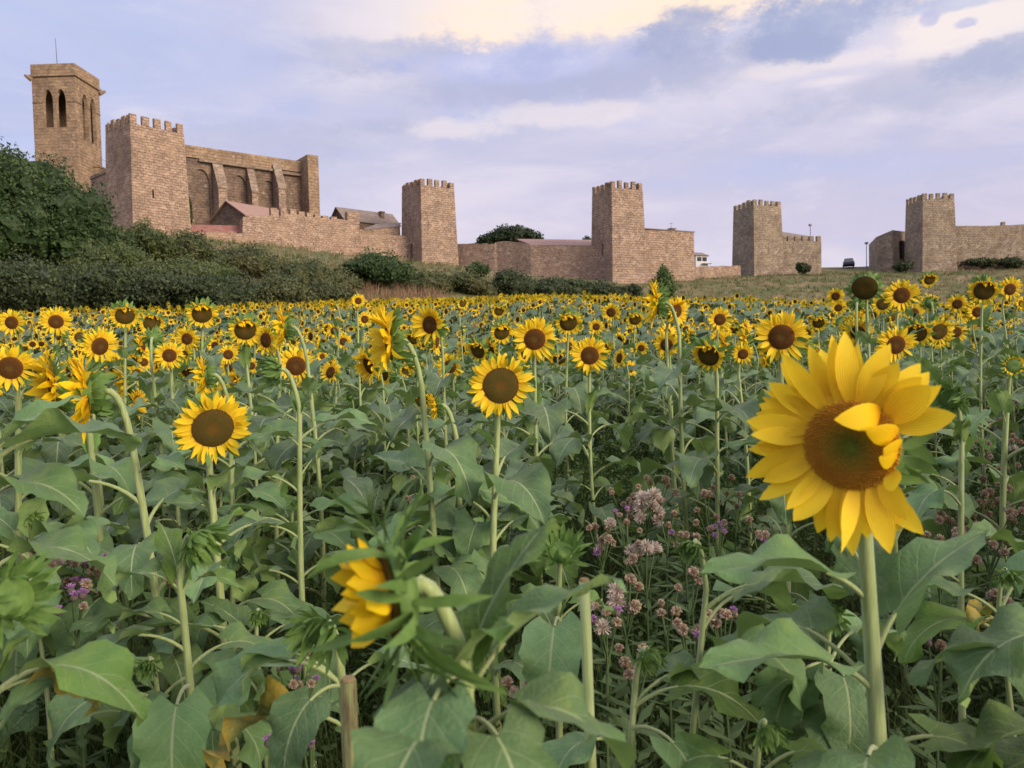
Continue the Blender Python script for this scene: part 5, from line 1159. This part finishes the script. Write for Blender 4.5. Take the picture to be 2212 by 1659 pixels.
def field_pts(d0, d1, dens):
    n = int(dens * 1.55 * .5 * (d1 * d1 - d0 * d0)); y = np.sqrt(RNG.uniform(d0 * d0, d1 * d1, n)); x = RNG.uniform(-.78, .78, n) * y
    k = y < itp(x, YE) - .4; x, y = x[k], y[k]; return np.stack([x, y, gz(x, y)], 1)
M_PF = plain('far_yellow_petals', (.92, .60, .012), .6, .2, 0, .8, .12)
M_DF = plain('far_brown_discs', (.060, .030, .010), .9, .1)
def far_leaf():
    m = Mat('far_sunflower_leaves'); n_ = m.noise(m.obj(), 1.7, 4, .7); colr = m.mix(m.rng(n_, .3, .7), c3(.072, .124, .064), c3(.132, .195, .098)); return m.bsdf(colr, .55, .3, transl=.2, tcol=colr)
M_LF = far_leaf()
mats_f = [M_PF, M_DF, M_SEPAL, M_STEM, M_LF]
def side_pts(n, y0, y1, wmax):
    y = RNG.uniform(y0, y1, n); s = np.where(RNG.random(n) < .5, -1, 1); x = s * (.76 * np.abs(y) + .25 + RNG.uniform(0, wmax, n)); k = y < itp(x, YE) - .4
    x, y = x[k], y[k]; return np.stack([x, y, gz(x, y)], 1)
field_mass('sunflower_field', np.concatenate([field_pts(DMAX + .1, 27, 4.6), side_pts(1100, 1.2, DMAX + .1, 9), side_pts(1500, DMAX, 27, 14)]), [tri_template(8, 17, 10, s, True) for s in range(9)], mats_f, 'yellow mass of sunflowers filling the field behind the single plants')
field_mass('sunflower_field', field_pts(27, 84, 6.5), [tri_template(4, 11, 6, 50 + s, False) for s in range(9)], mats_f, 'thin band of distant sunflowers reaching the foot of the castle hill')

# ------------------------------------------------------------------ weeds under the plants
def weed_pts(n, y0, y1):
    y = np.sqrt(RNG.uniform(y0 * y0, y1 * y1, n)); x = RNG.uniform(-1, 1, n) * (.75 * y + .9); return np.stack([x, y, gz(x, y) - .01], 1)
G_WEED = grass_mat('green_weed_blades', (.026, .052, .015), (.085, .145, .038), (.10, .12, .04), .5)
tufts('weed_grass', weed_pts(5200, .9, 8.5), .42, .0030, 22, G_WEED, .8)
wp = weed_pts(4200, 1.0, 8.5); k = 58; c = np.repeat(wp, k, 0); hgt = np.repeat(RNG.uniform(.25, .62, len(wp)), k); u = RNG.uniform(.1, 1, len(c))
c = c + np.stack([RNG.normal(0, .045, len(c)), RNG.normal(0, .045, len(c)), u * hgt], 1); d = unit(len(c)); d[:, 2] = np.abs(d[:, 2]) + .3
v, f = leaf_cards(c, d, .0125, .6); F_WEED = foliage_mat('small_weed_leaves', (.024, .050, .015), (.085, .150, .040), (.10, .135, .04), .5)
me = fastmesh('weeds', v, f, [F_WEED], attrs={'tone': np.clip(RNG.normal(.4, .3, len(f)), 0, 1)}); ob_ = bpy.data.objects.new('weeds', me); COL.objects.link(ob_); tag(ob_, kind='stuff')

# ------------------------------------------------------------------ thistles
M_TAN = plain('tan_seed_down', (.47, .37, .27), .95, .1, 0, 40, .4)
M_FLUFF = plain('pinkish_white_down', (.55, .47, .40), .95, .1, 0, 40, .3)
M_BRN = plain('brown_involucre', (.19, .115, .065), .9, .1, 0, 60, .4)
M_PURP = plain('purple_thistle_florets', (.42, .22, .46), .7, .2, 0, 60, .4)
M_INV = plain('green_purple_involucre', (.13, .10, .09), .8, .2, 0, 60, .4)
M_TST = plain('thistle_stem_green', (.075, .12, .042), .7, .2, 0, 20, .4)
def thistle_head(kind, seed):
    rs = random.Random(seed); mb = MB()
    if kind != 'fluff' or True:
        pr = [(-.7, .10), (-.6, .42), (-.25, .62), (.15, .58), (.42, .40)] if kind == 'purple' else [(-.8, .10), (-.7, .40), (-.4, .55), (-.1, .50), (.1, .35)]
        mb.tube([Vector((0, 0, z)) for z, r in pr], [r for z, r in pr], 9, 0)
    n = {'tan': 190, 'fluff': 230, 'purple': 90}[kind]
    for k in range(n):
        if kind == 'purple': th = rs.uniform(0, 6.283); el = rs.uniform(.55, 1.5)
        else: th = rs.uniform(0, 6.283); el = math.asin(rs.uniform(-.35, 1))
        d = Vector((math.cos(th) * math.cos(el), math.sin(th) * math.cos(el), math.sin(el))); L_ = {'tan': rs.uniform(.75, 1.0), 'fluff': rs.uniform(.8, 1.6), 'purple': rs.uniform(.85, 1.15)}[kind]
        a = d.cross(Vector((rs.gauss(0, 1), rs.gauss(0, 1), rs.gauss(0, 1)))).normalized() * ({'tan': .085, 'fluff': .05, 'purple': .07}[kind]); b = d * .3
        mb.add([b - a * .3, b + a * .3, d * L_ + a, d * L_ - a], [(0, 1, 2, 3)], 1)
    return mb.mesh('thistle_head', {'tan': [M_BRN, M_TAN], 'fluff': [M_BRN, M_FLUFF], 'purple': [M_INV, M_PURP]}[kind])
TH = {k: [thistle_head(k, s) for s in range(2)] for k in ('tan', 'fluff', 'purple')}
def thistle(px, py, kinds, label, spread=26, size=.016, hz=.78):
    size *= .86; spread *= 1.25
    if len(kinds) > 3: kinds = kinds + kinds[:len(kinds) * 2 // 3]
    d = (CAM.z - hz) / ((py - 773) / FOC + .085) if py > 880 else 4.4
    d = max(1.15, min(6.0, d)); c = P(px, py, d); g = gzf(c.x, c.y); t = thing('thistle', (c.x, c.y, g), label, 'thistle', 'thistles between the sunflowers'); o = Vector((c.x, c.y, g)); rs = random.Random(int(px * 7 + py)); mb = MB()
    fork = c - ZUP * rs.uniform(.07, .12); mb.tube([o - ZUP * .03, o.lerp(fork, .5) + Vector((rs.uniform(-.02, .02), 0, 0)), fork], [.0042, .0038, .003], 5); hs = []
    for k, kd in enumerate(kinds):
        sp = spread / FOC * d; h = c + Vector((rs.uniform(-sp, sp), rs.uniform(-sp, sp), rs.uniform(-sp, sp))); mb.tube([fork + ZUP * rs.uniform(-.05, .0), fork.lerp(h, .6) + Vector((0, 0, -.01)), h], [.0025, .002, .0018], 4); hs.append((kd, h, fork))
    st = part('stem', mb, [M_TST], t)
    lm = MB()
    for k in range(34):
        p = o.lerp(fork, rs.uniform(.25, 1)); a = rs.uniform(0, 6.283); dv = Vector((math.cos(a), math.sin(a), rs.uniform(-.1, .6))).normalized(); s = Vector((-math.sin(a), math.cos(a), 0)); L_ = rs.uniform(.06, .12)
        lm.add([p, p + dv * L_ * .45 + s * .012, p + dv * L_, p + dv * L_ * .45 - s * .012], [(0, 1, 2, 3)])
    part('foliage', lm, [M_TST], t)
    for kd, h, fk in hs:
        z = (h - fk).normalized(); newobj('thistle_head', rs.choice(TH[kd]), t, Matrix.Translation(h - o) @ mat3(z) @ Matrix.Scale(size * rs.uniform(.8, 1.2) * (1.05 if kd == 'fluff' else 1), 4))
T_, Fl, Pu = 'tan', 'fluff', 'purple'
for e in [
 (1395, 1092, [Fl] * 6 + [T_] * 3, 'thistle with the biggest pinkish white fluff, right of the middle', 28, .02), (1352, 1072, [T_] * 5, 'tan headed thistle left of the biggest fluffy one'), (1355, 1125, [T_, T_, Pu, Pu], 'thistle with tan and purple heads under the biggest fluffy one'),
 (1300, 1158, [T_] * 4 + [Fl] * 2 + [Pu], 'fluffy thistle above the small upward bud'), (1560, 1045, [T_] * 4 + [Pu], 'thistle below a bare stem left of the biggest flower'), (1590, 1075, [T_] * 3, 'thistle touching the left petals of the biggest flower'),
 (1495, 1238, [T_, T_], 'pair of round tan thistle heads beside a leaf tip', 14, .02), (1352, 1282, [T_] * 4 + [Fl] * 2, 'fluffy thistle beside the cut green stalk', 30, .018), (1310, 1335, [Pu, T_, Fl, Fl], 'thistle with a purple head right beside the cut green stalk', 22, .018), (1372, 1425, [T_] * 4, 'dull brown thistle below the cut green stalk', 26),
 (1552, 1140, [Pu] * 3 + [T_], 'purple thistle left of the lower petals of the biggest flower', 20), (1480, 1160, [T_] * 3 + [Pu], 'small thistle between the fluffy one and the purple one'), (1440, 1110, [T_] * 3, 'brown headed thistle right of the biggest fluffy one'),
 (2112, 1085, [T_] * 9 + [Fl], 'dense tan thistle around the tall bud stem', 42, .018), (2062, 1120, [T_] * 7, 'tan thistle left of the tall bud stem', 34, .018), (2160, 1088, [T_] * 7, 'tan thistle right of the tall bud stem', 34, .018), (2185, 900, [T_] * 9, 'upper tan thistle patch at the right edge', 34, .018), (2195, 985, [T_] * 7 + [Fl] * 2, 'lower tan thistle patch at the right edge', 34, .018), (2120, 960, [T_] * 6, 'brown thistle right behind the tall bud stem', 34), (2030, 1190, [T_] * 5 + [Fl], 'thistle below the right side petals of the biggest flower', 30), (2190, 1190, [Pu, T_, T_], 'thistle with a purple head at the right edge', 20), (2180, 1315, [T_] * 4, 'low brown thistle at the right edge above the broad dark leaf', 26), (2026, 1395, [Pu, T_], 'lone purple thistle between the biggest stem and the right edge', 14),
 (105, 1212, [T_] * 5 + [Fl] * 3, 'tan and fluffy thistle at the far left', 36, .018), (152, 1240, [Pu] * 3 + [T_] * 3, 'purple and tan thistle at the far left', 26, .017), (222, 1240, [Pu] * 4 + [T_] * 4, 'mixed thistle left of the thick profile stem', 30, .017), (160, 1290, [Pu] * 3 + [T_] * 2, 'lower purple thistle at the far left', 22, .017), (275, 1235, [T_] * 5, 'brown thistle against the thick profile stem', 26), (358, 1262, [Pu, T_], 'small purple thistle between the young plant and the thick stem', 12),
 (640, 1452, [Pu] * 3 + [T_] * 3, 'purple thistle left of the broken brown stalk', 34, .014), (668, 1572, [Pu] * 4 + [T_] * 2, 'lower purple thistle left of the broken brown stalk', 34, .013), (838, 1535, [Pu] * 3, 'purple thistle right of the broken brown stalk', 26, .013), (575, 1615, [Pu] * 2, 'pair of purple thistle heads near the bottom edge', 20, .012), (640, 1642, [T_], 'single round tan thistle head at the bottom edge', 4, .015),
 (905, 1062, [T_] * 4, 'brown thistle behind the tall stems in the middle'), (1650, 1160, [T_] * 3 + [Pu], 'thistle in the shade below the left petals of the biggest flower'), (1440, 1300, [T_] * 3, 'faint brown thistle in the weeds right of the fluffy ones'), (1560, 1330, [T_] * 3 + [Pu], 'brown thistle behind the hanging heart leaf'), (845, 1230, [T_] * 4, 'brown thistle behind the blurred head'), (1120, 1500, [T_] * 3 + [Pu], 'thistle in the gap right of the blurred stem')]:
    thistle(*e)
for e in [(2080, 1180, [T_] * 6, 'tan thistle low beside the tall bud stem', 36, .018), (2140, 1140, [T_] * 6, 'crowded tan thistle between the tall bud stem and the right edge', 36, .018), (2200, 1060, [T_] * 6, 'tan thistle cut by the right edge', 34, .018), (1420, 1060, [T_] * 4 + [Fl], 'pale thistle just above the biggest fluffy one', 28, .018), (1530, 1090, [T_] * 4, 'brown thistle between the biggest fluffy one and the biggest flower', 30, .017), (1395, 1200, [Fl] * 2 + [T_] * 3, 'half blown thistle right of the small upward bud', 30, .018), (1500, 1360, [T_] * 4 + [Pu], 'low thistle right of the cut green stalk', 32, .016)]:
    thistle(*e)
